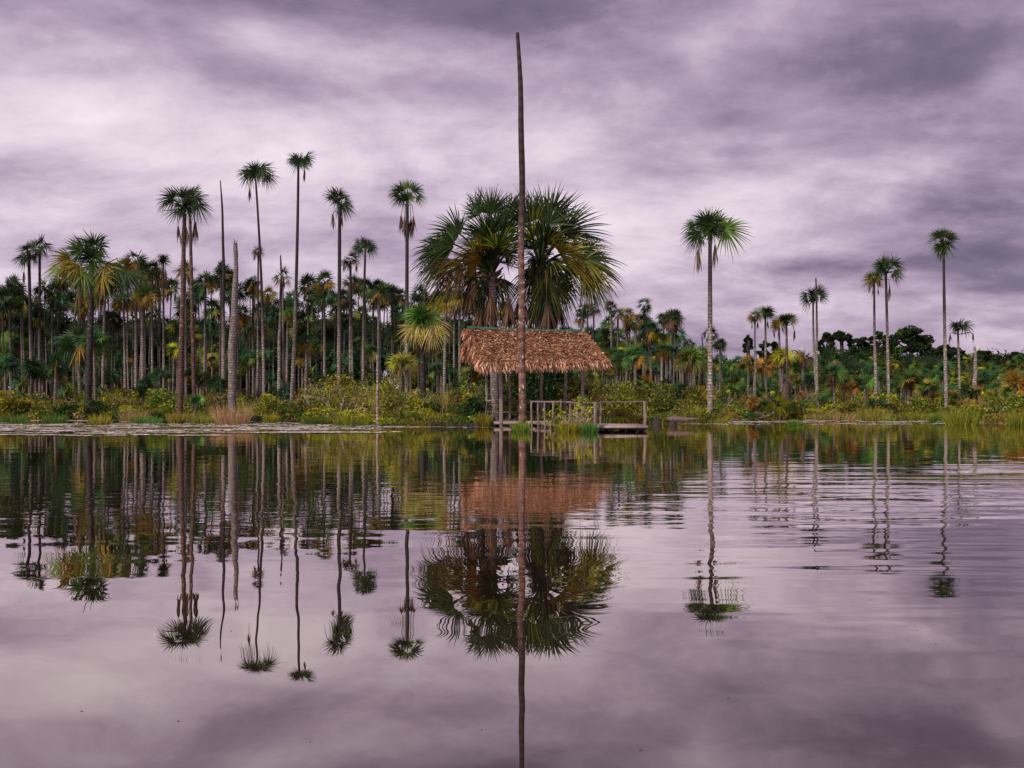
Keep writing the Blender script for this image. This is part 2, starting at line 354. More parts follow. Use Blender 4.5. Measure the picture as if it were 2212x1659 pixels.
df = N.new('ShaderNodeBsdfDiffuse'); df.inputs['Color'].default_value = (.016, .009, .007, 1)
ms = N.new('ShaderNodeMixShader'); Lk.new(fac, ms.inputs[0]); Lk.new(df.outputs[0], ms.inputs[1]); Lk.new(gl.outputs[0], ms.inputs[2]); Lk.new(ms.outputs[0], out.inputs['Surface'])
M_WATER = m
mb = MB(); mb.add([[-3000, -400, 0], [3000, -400, 0], [3000, 3000, 0], [-3000, 3000, 0]], [[0, 1, 2, 3]], (.5, .5, .5))
tag(mb.build('lake_water', M_WATER), kind='structure')

# ---------------------------------------------------------------- ground
m, nt2, N, Lk = newmat('swamp_soil')
out = N.new('ShaderNodeOutputMaterial'); tc = N.new('ShaderNodeTexCoord')
n1 = N.new('ShaderNodeTexNoise'); n1.inputs['Scale'].default_value = .9; n1.inputs['Detail'].default_value = 7; Lk.new(tc.outputs['Object'], n1.inputs['Vector'])
r1 = ramp(N, [(.35, (.012, .010, .006)), (.5, (.04, .045, .012)), (.7, (.09, .085, .025))]); Lk.new(n1.outputs['Fac'], r1.inputs[0])
p = N.new('ShaderNodeBsdfPrincipled'); p.inputs['Roughness'].default_value = .95; p.inputs['Specular IOR Level'].default_value = .1; Lk.new(r1.outputs[0], p.inputs['Base Color'])
b = N.new('ShaderNodeBump'); b.inputs['Distance'].default_value = .1; Lk.new(n1.outputs['Fac'], b.inputs['Height']); Lk.new(b.outputs[0], p.inputs['Normal']); Lk.new(p.outputs[0], out.inputs['Surface'])
M_SOIL = m
pxs = np.linspace(-3000, 5200, 411)
Ds = np.concatenate([np.linspace(-6, 12, 28), np.array([16, 22, 32, 50, 80, 130, 220, 400, 800, 1600, 2600])])
V = []
for t in Ds:
    D = shore(pxs) + t
    X_ = (pxs - HX) / F * D
    bump = .05 * np.sin(pxs * .037 + t) + .04 * np.sin(pxs * .11 + 2 * t)
    V.append(np.stack([X_, D, ground(X_, D) + np.where(t > 1, bump, bump * .3)], 1))
V = np.array(V); nr, nc = V.shape[:2]
i = np.arange(nr - 1)[:, None] * nc; j = np.arange(nc - 1)[None]
Q = np.stack([i + j, i + j + 1, i + nc + j + 1, i + nc + j], -1).reshape(-1, 4)
mb = MB(); mb.add(V.reshape(-1, 3), Q, (.5, .5, .5)); tag(mb.build('swamp_ground', M_SOIL, smooth=True), kind='structure')

# ---------------------------------------------------------------- palms
def trunk_pts(B, T, bend, k=22):
    t = np.linspace(0, 1, k)[:, None]; P = B + (T - B) * t
    P[:, 0] += (bend * 4 * t * (1 - t))[:, 0]
    return P, t[:, 0]

def fancrown(mb, T, D, fans, kinds, low, tips):
    s = D / F
    extra = [(f[0] + random.uniform(-5, 5), f[1] + random.uniform(-4, 4), f[2] * .95, f[3] if len(f) > 3 else 0, 1) for f in fans[::2]]
    tx = T[0] / T[1] * F + HX; ty = HY - (T[2] - CAMZ) / T[1] * F; rm = sum(f[2] for f in fans) / len(fans)
    extra += [(tx + rm * a, ty - rm * b, rm * c, 0, g) if g else (tx + rm * a, ty - rm * b, rm * c) for a, b, c, g in ((-.25, .7, .8, 0), (.35, .6, .8, 0), (.05, .95, .8, 1), (-.5, .25, .7, 1), (.5, .2, .7, 0), (-.1, .3, .7, 0))]
    for q, f in enumerate(list(fans) + extra):
        x, y, r = f[:3]; gold = len(f) > 3 and f[3]; Rf = r * s * random.uniform(1.05, 1.25)
        sg = 1 if len(f) > 4 else -1
        Dd = D + sg * random.uniform(.1, .55) * r * s * 2
        if q and random.random() < .12: continue
        Rf *= random.choice((.82, 1, 1, 1.15)); C = np.array([wx(x, Dd), Dd, wz(y, Dd)]); d = C - T; ax = nrm(nrm(d) + np.array([random.uniform(-.2, .2), 0, -.12 if d[2] > abs(d[0]) else -.45]))
        Rf *= 1.28; C = C - ax * Rf * .50
        petiole(mb, T - [0, 0, 1.5 * s], C, max(.02, .8 * s), 'dark', .12, k=6)
        h = nrm(np.cross(ax, [0, 0, 1.]) + 1e-6); view = np.array([random.uniform(-.7, .7), sg * 1.0, random.uniform(-.3, .6)])
        nv = nrm(view - np.dot(view, ax) * ax)
        k = low if gold else kinds[q % len(kinds)]
        fan(mb, C, ax, nv, Rf, 26, random.uniform(1.2, 1.75), random.uniform(.15, .38), k, 4, .18, wmul=1.15, tips=tips if gold else None)

PALMG = 'tall palms of the swamp'
def palm(label, xb, xt, yt, D, rpx, wb, wt, n=13, kinds=('dark', 'green'), w=(2, 1), low='gold', lowp=.2, bark=None, dead=(), bend=0, nseg=24,
         steps=3, group=None, e0=85, e1=-40, belly=0, crown_dy=0, name='palm_tree', tips=None, cat='palm tree', fr=.66, rp=.012, fans=None):
    s = D / F
    Bx = wx(xb, D); gz = float(ground(np.array(Bx), np.array(float(D))))
    B = np.array([Bx, D, gz - .25]); T = np.array([wx(xt, D), D + random.uniform(-.4, .4), wz(yt, D)])
    root = empty(name, tuple(B), label, cat, group)
    mb = MB(); P, t = trunk_pts(B, T + [0, 0, crown_dy * s * .75], bend * s)
    rad = (wb * (1 - t) + wt * t) * s / 2 * (1 + belly * np.sin(np.pi * t)); rad[0] *= 1.15; rad = rad * (1 + .035 * rng.uniform(-1, 1, len(rad)))
    tube(mb, P, rad, (.5, .5, .5), n=10)
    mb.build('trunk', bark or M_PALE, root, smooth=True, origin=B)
    mb = MB(); O = T.copy(); O[2] += crown_dy * s
    if fans: fancrown(mb, P[-1], D, fans, kinds, low, tips)
    else: crown(mb, O, rpx * s * 1.10, max(8, int(n * .8)), kinds, w, low, lowp, nseg, steps, e0, e1, fr=fr, rp=rp, tips=tips)
    mb.build('crown', M_PALM, root, origin=B)
    if dead:
        mb = MB()
        for (dx, dy, L) in dead:
            tp = T + np.array([dx * s, random.uniform(-.3, .3), -dy * s])
            hang(mb, T, tp, L * s, rp=max(.02, 1.0 * s), cone=.30)
        mb.build('dead_fronds', M_DEAD, root, origin=B)
    return root

def dead_trunk(label, xb, xt, yt, D, widths, bark, bend=0, group=None, jag=True, name='dead_palm_trunk', base_z=None, n=12, k=40, jit=.02, cat='dead trunk'):
    s = D / F; Bx = wx(xb, D); gz = float(ground(np.array(Bx), np.array(float(D)))) if base_z is None else base_z
    B = np.array([Bx, D, gz - .2]); T = np.array([wx(xt, D), D, wz(yt, D)])
    P, t = trunk_pts(B, T, bend * s, k)
    P[:, 0] += .10 * widths[0][1] * s * np.sin(t * 9 + 1) + .05 * widths[0][1] * s * np.sin(t * 23)
    rad = np.interp(t, [a for a, _ in widths], [b for _, b in widths]) * s / 2
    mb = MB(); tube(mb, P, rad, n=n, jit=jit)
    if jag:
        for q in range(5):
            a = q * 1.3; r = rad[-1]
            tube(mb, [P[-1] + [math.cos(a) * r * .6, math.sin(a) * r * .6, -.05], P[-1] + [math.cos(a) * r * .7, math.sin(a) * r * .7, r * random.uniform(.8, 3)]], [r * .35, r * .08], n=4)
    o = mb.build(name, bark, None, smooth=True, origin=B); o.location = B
    return tag(o, label, cat, group)

# --- named palms, left to right (reference pixels)
palm('left palm of the dark pair with touching crowns at the far left', 70, 64, 548, 84, 34, 8, 6, 13, ('dark',), (1,), dead=[(-8, 40, 26)], bark=M_PALE, low='dead', e1=-55)
palm('right palm of the dark pair with touching crowns at the far left', 85, 90, 535, 86, 30, 6, 5, 13, ('dark',), (1,), low='dead', e1=-50)
palm('dark leafy palm cut close to the left picture edge, below the touching pair', 24, 23, 628, 88, 30, 6, 5, 14, ('dark',), (1,), low='dead', e1=-50)
palm('small round-crowned palm between the touching pair and the golden palm', 110, 113, 641, 90, 22, 6, 5, 11, ('dark', 'green'), (1, 1))
palm('big palm with dark trunk and golden lower fronds, largest crown at far left', 189, 197, 566, 58, 88, 15, 12, 30, ('dark', 'green'), (2, 1), 'olive', .75, M_DARK, dead=[(-25, 40, 60), (18, 40, 60)], nseg=30, steps=4, e1=-28, fr=.62, tips='gold', fans=[(170, 520, 34), (197, 510, 34), (226, 520, 34), (150, 540, 32), (246, 542, 32), (205, 535, 30), (130, 572, 34, 1), (108, 592, 32), (158, 588, 34, 1), (200, 590, 34), (236, 590, 34, 1), (264, 592, 34), (288, 606, 30), (180, 612, 32), (225, 618, 32, 1), (145, 610, 30, 1), (255, 620, 30)])
palm('slim pale-trunked palm right beside the dark trunk of the big golden palm', 220, 226, 600, 66, 30, 7, 5, 10, ('olive', 'gold'), (1, 1), 'dead', .5, dead=[(0, 10, 30)])
palm('golden-green palm just right of the big golden crown', 294, 297, 567, 74, 30, 7, 5, 14, ('dark', 'gold'), (2, 1), 'gold', .6, dead=[(-6, 20, 25)])
palm('dark palm crown right of the golden-green one beside the big golden palm', 329, 327, 580, 80, 26, 6, 4, 12, ('dark',), (1,), dead=[(10, 20, 22)])
palm('lower palm with fresh green top and golden skirt on thick pale trunk', 308, 311, 640, 70, 30, 9, 8, 15, ('bright', 'green'), (1, 1), 'gold', .8)
palm('lower palm of ochre fronds on the pale twin trunk right of the golden palm', 272, 269, 580, 78, 26, 5, 4, 12, ('olive', 'green'), (1, 1), 'gold', .5, dead=[(0, 15, 26)])
palm('spindly palm with small open crown, alone against the sky beside tall brown trunk', 354, 352, 566, 70, 26, 5, 4, 10, ('dark',), (1,), dead=[(8, 18, 24), (-4, 16, 18)], low='dead', lowp=.4, fans=[(354, 552, 14), (344, 558, 14), (364, 556, 14), (352, 562, 12)])
palm('tall palm with thick reddish-brown trunk and spreading crown', 388, 397, 470, 52, 56, 14, 8, 10, ('dark',), (1,), 'dark', 0, M_BROWN, dead=[(-10, 20, 36), (-3, 18, 40), (6, 20, 36)], nseg=30, e1=-35, crown_dy=12, steps=4, fans=[(356, 423, 26), (368, 463, 24), (388, 410, 27), (376, 432, 24), (404, 432, 24), (400, 452, 20)])
palm('tall palm with crown merging into that of the reddish-brown trunked one, right one', 421, 411, 440, 58, 46, 10, 6, 10, ('dark',), (1,), 'dark', 0, M_BROWN, dead=[(12, 40, 40), (8, 44, 36)], nseg=30, crown_dy=6, fans=[(407, 407, 26), (428, 411, 26), (438, 432, 22), (436, 456, 26), (415, 425, 20)])
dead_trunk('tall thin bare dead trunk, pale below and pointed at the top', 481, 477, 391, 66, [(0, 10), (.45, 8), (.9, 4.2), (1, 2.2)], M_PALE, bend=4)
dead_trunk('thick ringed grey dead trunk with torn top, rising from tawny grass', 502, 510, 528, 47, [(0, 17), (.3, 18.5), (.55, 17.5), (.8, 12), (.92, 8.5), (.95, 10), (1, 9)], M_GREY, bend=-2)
palm('very tall curving palm left of the tallest one', 570, 553, 385, 64, 42, 8, 4, 11, ('dark',), (1,), 'dark', 0, M_PALE, dead=[(-11, 22, 26)], bend=5, e0=80, e1=-30, crown_dy=8, fans=[(528, 382, 20), (551, 352, 22), (578, 366, 22), (588, 386, 20), (540, 366, 20), (566, 380, 18)])
palm('small dark-crowned slender palm overlapping the curving tall palm', 556, 558, 545, 72, 18, 5, 3.5, 11, ('dark',), (1,), 'dead', .5, dead=[(-7, 5, 14)])
dead_trunk('short pointed bare dead trunk left of the tallest palm', 602, 607, 552, 62, [(0, 8.5), (.6, 6.5), (.82, 5.2), (.86, 2.5), (.95, 4), (1, 2.5)], M_PALE)
palm('tallest palm at left with tiny crown and one drooping brown frond', 628, 647, 360, 58, 34, 9, 5.2, 11, ('dark',), (1,), 'dark', 0, M_PALE, dead=[(13, 8, 24)], bend=3, e1=-25, crown_dy=6, fans=[(628, 342, 18), (648, 336, 19), (668, 345, 18), (636, 356, 15), (660, 354, 15)])
palm('tall palm with rounded crown and side-hanging fronds right of the tallest', 732, 736, 462, 62, 36, 9, 7, 12, ('dark',), (1,), 'dark', 0, M_PALE, dead=[(-14, 2, 28), (6, 10, 22)], e0=85, e1=-35, crown_dy=24, fans=[(711, 415, 20), (730, 408, 21), (748, 420, 20), (708, 450, 21), (748, 452, 20), (756, 435, 17), (722, 430, 18)])
palm('slim palm with two drooping brown fronds, left of the small neat one', 756, 757, 565, 72, 24, 6, 5, 11, ('dark',), (1,), 'dead', .5, dead=[(14, 4, 18), (-14, 4, 18)])
palm('low ragged palm hidden under the slim one with two drooping fronds', 762, 760, 612, 78, 26, 5, 4, 11, ('dark',), (1,), 'dead', .5)
palm('small neat palm with round crown on a slender dark stem', 785, 791, 545, 70, 30, 7, 4.5, 12, ('dark',), (1,), 'dark', 0, M_PALE, crown_dy=10, bend=-2, fans=[(787, 514, 17), (806, 526, 16), (774, 526, 16), (808, 543, 15), (772, 543, 14), (792, 530, 14)])
palm('tall palm ringed by hanging dead fronds, nearest the big palms on their left', 878, 880, 445, 60, 46, 9, 7, 15, ('dark', 'green'), (2, 1), 'dark', 0, M_PALE, dead=[(-13, 22, 34), (13, 22, 34), (0, 26, 40), (-6, 26, 38), (7, 26, 36)], crown_dy=14, nseg=28, e1=-25, fans=[(858, 400, 23), (878, 392, 23), (904, 402, 23), (912, 430, 23), (852, 430, 23), (888, 420, 20), (870, 420, 20)])
palm('stocky palm with bright green top, straw skirt and black lower trunk', 914, 913, 694, 56, 58, 14, 10, 24, ('bright', 'green'), (1, 1), 'straw', .9, M_DARK, dead=[(22, 40, 32), (-10, 40, 26)], nseg=30, steps=4, e1=-35, fr=.66, tips='lime', fans=[(903, 662, 30), (925, 664, 30), (885, 680, 28), (946, 684, 28), (915, 680, 26), (872, 704, 30, 1), (952, 710, 30, 1), (930, 716, 28, 1), (896, 716, 28, 1), (885, 724, 26, 1), (940, 724, 24, 1)])
palm('greenish-gold palm above the pale trunk left of the hut roof', 958, 964, 655, 66, 28, 7, 6, 14, ('green', 'lime'), (1, 1), 'gold', .7)
palm('dense green palm just left of the hut roof with slender pale trunk', 994, 992, 642, 68, 28, 6, 5, 14, ('green', 'dark'), (1, 1), 'gold', .4)
palm('thin pale palm squeezed between the two green ones left of the hut', 980, 981, 668, 72, 22, 5, 4, 11, ('dark',), (1,), 'dead', .5)
palm('tall isolated palm with spotted pale trunk, largest on the right side', 1534, 1532, 520, 49, 64, 12.5, 8, 13, ('dark', 'green'), (1, 1), 'dark', 0, M_PALE, dead=[(-26, 20, 46), (12, 10, 40)], nseg=30, steps=4, crown_dy=22, e1=-30, fans=[(1531, 460, 33), (1566, 467, 32), (1504, 476, 30), (1484, 490, 29), (1497, 515, 28), (1592, 506, 32), (1548, 488, 26), (1520, 494, 26), (1572, 496, 24)])
palm('leftmost slim palm of the four short ones right of the spotted trunk', 1630, 1630, 684, 78, 20, 4.5, 3, 10, ('dark', 'gold'), (2, 1), 'gold', .5, dead=[(8, 10, 16), (-6, 14, 12)])
palm('palm with spiky upright crown, second of the four short ones', 1655, 1654, 683, 76, 28, 7, 4, 11, ('dark', 'green'), (1, 1), 'gold', .3, dead=[(5, 10, 16)], fans=[(1654, 662, 17), (1640, 668, 15), (1668, 668, 16), (1648, 676, 14), (1664, 678, 13)])
palm('palm with drooping golden fronds, third of the four short ones', 1688, 1684, 700, 74, 22, 8, 4, 12, ('gold', 'green'), (1, 1), 'gold', .8, dead=[(-10, 12, 18), (-3, 14, 14)], bark=M_GREY)
palm('palm with reddish trunk and one dangling brown frond, last of the four short ones', 1702, 1702, 702, 66, 28, 7.5, 4.5, 12, ('dark', 'olive'), (2, 1), 'gold', .4, M_BROWN, dead=[(18, 10, 20)], fans=[(1700, 682, 16), (1714, 680, 16), (1690, 684, 16), (1718, 694, 14), (1686, 696, 14, 1)])
palm('palm leaning against a bare pointed trunk, between the short four and the close pair', 1768, 1757, 655, 68, 34, 5.5, 4, 10, ('dark',), (1,), 'dark', 0, M_PALE, dead=[(9, 25, 14)], e1=-20, crown_dy=4, bend=-3, fans=[(1748, 626, 18), (1733, 640, 18), (1775, 626, 18), (1783, 642, 17), (1760, 630, 16), (1738, 655, 16)])
dead_trunk('bare pointed dead trunk crossing the crown of a leaning palm', 1766, 1763, 603, 66, [(0, 6.5), (.5, 5.5), (1, 3)], M_PALE)
palm('left palm of the close pair at right, yellow-green with brown hanging fronds', 1895, 1886, 612, 66, 28, 8, 4, 13, ('green', 'olive'), (1, 1), 'gold', .5, dead=[(-12, 6, 16), (0, 14, 14), (6, 12, 14)], bend=-2, fans=[(1880, 588, 17), (1870, 606, 15, 1), (1896, 588, 16), (1885, 600, 15), (1902, 604, 14, 1)])
palm('right palm of the close pair at right, higher and wider crown', 1921, 1918, 604, 64, 42, 7.5, 5, 13, ('dark', 'green'), (1, 1), 'dark', 0, M_PALE, dead=[(8, 14, 26), (-14, 0, 16)], crown_dy=20, e1=-20, fans=[(1899, 566, 20), (1919, 562, 21), (1940, 562, 20), (1956, 586, 20), (1900, 584, 18), (1925, 582, 18), (1942, 592, 16)])
palm('tall slim palm with compact round crown at far right', 2045, 2041, 560, 62, 40, 8.5, 4.8, 18, ('dark', 'green'), (1, 1), 'dark', 0, M_PALE, crown_dy=36, e1=-45, dead=[(-6, -12, 14), (-3, -8, 12)], bend=-1, fans=[(2035, 498, 21), (2015, 506, 20), (2058, 505, 20), (2015, 530, 19), (2056, 528, 20), (2035, 516, 20), (2024, 542, 16), (2048, 543, 16)])
palm('short palm with two long curved dead fronds at far right', 2075, 2073, 722, 68, 26, 6.5, 4, 10, ('dark',), (1,), 'dark', 0, M_PALE, dead=[(-20, -2, 20), (31, -2, 18)], crown_dy=12, e1=0, fans=[(2066, 694, 16), (2056, 704, 15), (2078, 693, 16), (2095, 703, 15)])
dead_trunk('pale headless dead trunk at far right beside the short palm', 2107, 2106, 750, 66, [(0, 10), (.5, 9), (.9, 6.5), (1, 4)], M_PALE)
dead_trunk('grey dead trunk standing at the water among orange low palms', 1630, 1632, 746, 60, [(0, 8), (.5, 7), (1, 3.5)], M_GREY)
dead_trunk('thin pale dead stub standing in the water left of the hut', 816, 815, 768, 41.5, [(0, 7), (.5, 5.5), (1, 4.5)], M_PALE, jit=.08)
dead_trunk('short dark snag poking above the low palms left of the spotted trunk', 1518, 1517, 729, 90, [(0, 5), (1, 2.5)], M_DARK)

# --- very tall bare pole in front of the hut
dead_trunk('very tall bare blotched dead trunk in front of the hut, tallest thing in view', 1125, 1119.5, 71, 35, [(0, 17), (.1, 15.5), (.4, 14), (.7, 13), (.88, 10.5), (.97, 8), (1, 7.5)], M_POLE, bend=5.5, base_z=-.3, jag=False, k=70, n=14, jit=.03)

# --- medium palms behind
B2 = [  # label, xb, xt, yt, D, r, wb, wt, kinds, low
 ('green-topped palm with pale trunk between the brown trunks and the bare thin trunk', 441, 444, 606, 80, 26, 6, 5, ('green', 'dark'), 'gold'),
 ('small dark crown crossed by the thin bare trunk', 474, 479, 577, 84, 20, 6, 4, ('dark',), 'dark'),
 ('ochre palm behind the reddish-brown trunk', 403, 399, 584, 82, 28, 6, 5, ('olive', 'dark'), 'gold'),
 ('dark palm on pale trunk left of the curving tall palm', 547, 545, 612, 84, 22, 5, 4, ('dark',), 'gold'),
 ('golden-brown ragged palm right of the ringed dead trunk', 566, 580, 636, 88, 24, 4, 4, ('olive', 'gold'), 'dead'),
 ('palm crown right behind the short pointed dead trunk', 613, 612, 600, 86, 24, 5, 4, ('dark', 'green'), 'gold'),
 ('bright green small palm between the pointed dead trunk and tallest palm', 618, 623, 678, 80, 20, 6, 5, ('bright',), 'gold'),
 ('low blue-green palm with golden skirt right of the tallest palm', 660, 662, 742, 66, 28, 8, 7, ('teal', 'green'), 'gold'),
 ('dark palm in the gap right of the tallest palm', 664, 665, 658, 88, 24, 5, 4, ('dark',), 'dead'),
 ('spiky palm with pale trunk left of the rounded side-hanging crown', 701, 703, 612, 72, 30, 6, 4, ('dark', 'green'), 'gold'),
 ('green palm standing under the small neat crown, left one', 806, 806, 645, 90, 22, 4, 4, ('green', 'dark'), 'gold'),
 ('green palm right of the small neat palm, higher one', 818, 818, 632, 88, 26, 6, 5, ('dark', 'green'), 'gold'),
 ('brownish slim palm left of the trunk ringed by dead fronds', 848, 847, 650, 92, 20, 4, 4, ('dark',), 'dead'),
 ('dark palm crown touching the trunk ringed by dead fronds', 868, 870, 642, 96, 26, 4, 4, ('dark', 'green'), 'gold'),
 ('little dark palm behind the stocky green palm', 920, 917, 640, 100, 20, 4, 4, ('dark',), 'dark'),
 ('low golden palm at the foot of the trunk ringed by dead fronds', 866, 869, 790, 60, 34, 8, 7, ('lime', 'olive'), 'straw'),
 ('small bright green palm in the dark shade right of the golden palm', 373, 373, 757, 66, 20, 5, 4, ('bright', 'lime'), 'lime'),
 ('low blue-green palm with orange skirt in front of the big golden palm trunk', 176, 172, 742, 62, 50, 9, 8, ('teal', 'green', 'dark'), 'gold'),
 ('low green and yellow palm just right of the big golden palm trunk', 207, 209, 740, 60, 38, 7, 6, ('green', 'teal'), 'gold'),
 ('dark blue-green low palm left of the orange-skirted one', 117, 117, 786, 66, 32, 7, 7, ('teal', 'dark'), 'gold'),
 ('dull green low palm near the left edge', 66, 66, 798, 68, 30, 7, 7, ('teal', 'dark'), 'dark'),
 ('dark low palm at the left picture edge', 12, 12, 788, 68, 32, 7, 7, ('teal', 'dark'), 'dark'),
 ('pair-trunk palm with yellowing leaves beyond the tall crown-merged palm', 418, 416, 722, 84, 26, 5, 4, ('lime', 'green'), 'gold'),
 ('palm peeping above the hut roof right end', 1246, 1259, 668, 90, 18, 4, 4, ('dark',), 'dark'),
 ('thin palm left of three peeping out right of the big palms', 1268, 1270, 670, 92, 18, 4, 3, ('dark',), 'dark'),
 ('thin palm, middle of three peeping out right of the big palms', 1283, 1283, 664, 90, 20, 4, 3, ('dark',), 'dead'),
 ('small palm highest above the hut eave right of the big palms', 1321, 1321, 662, 86, 18, 5, 3, ('dark',), 'dark'),
 ('dark palm right of the hut roof with hanging fronds', 1334, 1334, 682, 86, 20, 5, 4, ('dark',), 'dead'),
 ('golden palm on a clear pale trunk right of the hut roof', 1353, 1354, 682, 70, 24, 7, 5, ('green', 'gold'), 'gold'),
 ('green palm crowding the golden palm right of the hut', 1374, 1374, 696, 80, 24, 6, 5, ('dark', 'green'), 'gold'),
 ('dark small-crowned palm standing tallest between the hut and spotted trunk', 1390, 1391, 662, 84, 22, 6, 4, ('dark',), 'dark'),
 ('dense blue-green palm below the tallest dark one right of the hut', 1407, 1405, 712, 72, 30, 7, 6, ('teal', 'dark'), 'gold'),
 ('tall dark ragged palm between the hut and the spotted trunk', 1447, 1449, 690, 76, 28, 6, 4, ('dark',), 'dead'),
 ('yellow-green palm left of the tall dark ragged one', 1430, 1430, 730, 72, 22, 6, 5, ('green', 'lime'), 'gold'),
 ('low wide golden-orange palm on dark stem left of the spotted trunk', 1491, 1491, 776, 62, 36, 6, 5, ('green', 'olive'), 'orange'),
 ('small upright dark palm left of the spotted trunk', 1489, 1489, 745, 88, 18, 4, 4, ('dark',), 'dark'),
 ('far dark palm hidden by the spotted trunk', 1538, 1535, 722, 82, 20, 5, 4, ('dark',), 'dark'),
 ('small dark palm right of the spotted trunk, clear pale stem', 1555, 1555, 746, 78, 18, 5, 4, ('dark',), 'dark'),
 ('low green palm at the hut roof right corner', 1334, 1334, 786, 62, 28, 8, 8, ('teal', 'green'), 'gold'),
 ('low emerald palm with orange fringe right of the hut roof', 1373, 1373, 768, 64, 30, 8, 7, ('teal', 'bright'), 'orange'),
 ('low green palm right of the emerald one behind the jetty', 1440, 1440, 760, 68, 26, 7, 6, ('teal', 'green'), 'gold'),
 ('orange and brown half-dead low palm left of the spotted trunk', 1474, 1474, 778, 66, 22, 6, 6, ('orange', 'olive'), 'orange'),
 ('orange-tinted palm on a stem under the four short palms', 1659, 1652, 792, 66, 26, 6, 5, ('gold', 'orange'), 'orange'),
 ('low golden green palm between the dead grey trunk and spotted trunk', 1615, 1615, 786, 70, 24, 6, 6, ('gold', 'green'), 'gold'),
 ('green and gold palm crown behind the thick grey stem of the short four', 1689, 1689, 772, 72, 28, 6, 6, ('lime', 'green'), 'gold'),
 ('low golden palm left of the leaning palm trunk', 1733, 1733, 776, 74, 24, 6, 6, ('gold', 'olive'), 'dead'),
 ('dark green palm with orange lower fronds right of the leaning palm', 1785, 1785, 780, 76, 32, 6, 6, ('green', 'dark'), 'orange'),
 ('low palm with brown hanging skirt right of the leaning palm trunk', 1806, 1796, 812, 60, 34, 5, 4, ('teal', 'green'), 'orange'),
 ('blue-green low palm left of the bright orange one', 1822, 1822, 834, 62, 22, 6, 6, ('teal',), 'gold'),
 ('bright orange dying low palm', 1843, 1843, 838, 60, 20, 5, 5, ('orange', 'gold'), 'orange'),
 ('fresh green low palm at the foot of the close pair', 1869, 1869, 830, 60, 26, 6, 6, ('bright', 'teal'), 'gold'),
 ('tiny bright orange low palm left of the leaning palm trunk', 1730, 1733, 853, 58, 10, 3, 3, ('orange',), 'orange'),
 ('yellow-green spreading low palm at the water right of the grey dead trunk', 1677, 1677, 876, 58, 30, 5, 5, ('lime', 'green'), 'lime'),
 ('orange drooping low palm wrapped round the grey dead trunk', 1629, 1628, 874, 59, 20, 5, 5, ('orange', 'gold'), 'orange'),
 ('dark green upright low palm between orange and yellow-green ones at the water', 1649, 1650, 880, 58.5, 26, 5, 5, ('teal', 'green'), 'green'),
 ('low green palm mound between the close pair and slim round-crowned palm', 1964, 1964, 824, 66, 36, 8, 8, ('teal', 'green'), 'gold'),
 ('brown skirted low palm right of the close pair', 1993, 1993, 838, 62, 24, 7, 6, ('olive', 'green'), 'dead'),
 ('orange-brown drooping palm at the right picture edge', 2188, 2186, 838, 60, 38, 8, 8, ('orange', 'olive'), 'orange'),
 ('bright blue-green low palm under the orange-brown one at right edge', 2172, 2172, 868, 58, 26, 6, 6, ('teal', 'bright'), 'teal'),
 ('fresh green young palm between reddish trunk and ringed dead trunk at the water', 420, 419, 866, 54, 20, 4, 4, ('bright', 'teal'), 'teal'),
 ('low palm of dark green blades behind the left railing of the hut', 1012, 1012, 812, 52, 26, 6, 6, ('green', 'olive'), 'gold'),
]
for k, (lab, xb, xt, yt, D, r, wb, wt, kinds, low) in enumerate(B2):
    lowy = yt > 735
    palm(lab, xb, xt, yt, D, r, wb, wt, 15 if lowy else 12, kinds, (1,) * len(kinds), low, .45 if lowy else .4,
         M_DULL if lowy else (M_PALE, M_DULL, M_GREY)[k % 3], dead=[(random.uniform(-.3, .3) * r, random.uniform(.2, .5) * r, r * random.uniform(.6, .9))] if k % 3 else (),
         nseg=20, e1=-30 if lowy else -50, fr=.66 if lowy else .62, name='young_palm' if lowy else 'palm_tree')

# --- crowd palms: shared meshes
protos = []
for i in range(9):
    kinds = [('dark',), ('dark', 'green'), ('olive', 'dark'), ('green', 'teal'), ('gold', 'green'), ('teal', 'dark'), ('green', 'lime'), ('dark',), ('orange', 'olive')][i]
    mb = MB(); crown(mb, (0, 0, 0), 1.0, 12, kinds, (1,) * len(kinds), ['dead', 'olive', 'gold', 'olive', 'gold', 'dark', 'lime', 'dark', 'orange'][i], .4, 18, 3, 85, -50, rp=.02)
    if i % 2 == 0: hang(mb, (0, 0, 0), (.25, .1, -.35), .7); hang(mb, (0, 0, 0), (-.2, -.15, -.3), .75)
    o = mb.build('crown', M_PALM); protos.append(o.data); bpy.data.objects.remove(o)
tproto = []
for i in range(4):
    mb = MB(); t = np.linspace(0, 1, 16); P = np.stack([.012 * np.sin(t * 3 + i) - .012 * math.sin(i), 0 * t, t], 1)
    tube(mb, P, .5 * (1 - .3 * t) / 60, n=8)
    tproto.append(mb)
def crowd(xb, yt, D, r, wpx, pi, label, group, bark):
    s = D / F; Bx = wx(xb, D); gz = float(ground(np.array(Bx), np.array(float(D)))) - .2
    top = wz(yt, D); H = top - gz
    root = empty('palm_tree', (Bx, D, gz), label, 'palm tree', group)
    mb = MB(); t = np.linspace(0, 1, 12); ph = random.uniform(0, 6); am = random.uniform(.0, .02) * H
    P = np.stack([am * (np.sin(t * 3 + ph) - math.sin(ph)), 0 * t, t * H], 1)
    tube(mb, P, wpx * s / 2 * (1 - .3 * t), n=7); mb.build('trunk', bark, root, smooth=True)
    c = bpy.data.objects.new('crown', protos[pi]); COL.objects.link(c); c.parent = root
    c.location = tuple(P[-1]); c.scale = (r * s,) * 3; c.rotation_euler = (random.uniform(-.12, .12), random.uniform(-.12, .12), random.uniform(0, 6.28))

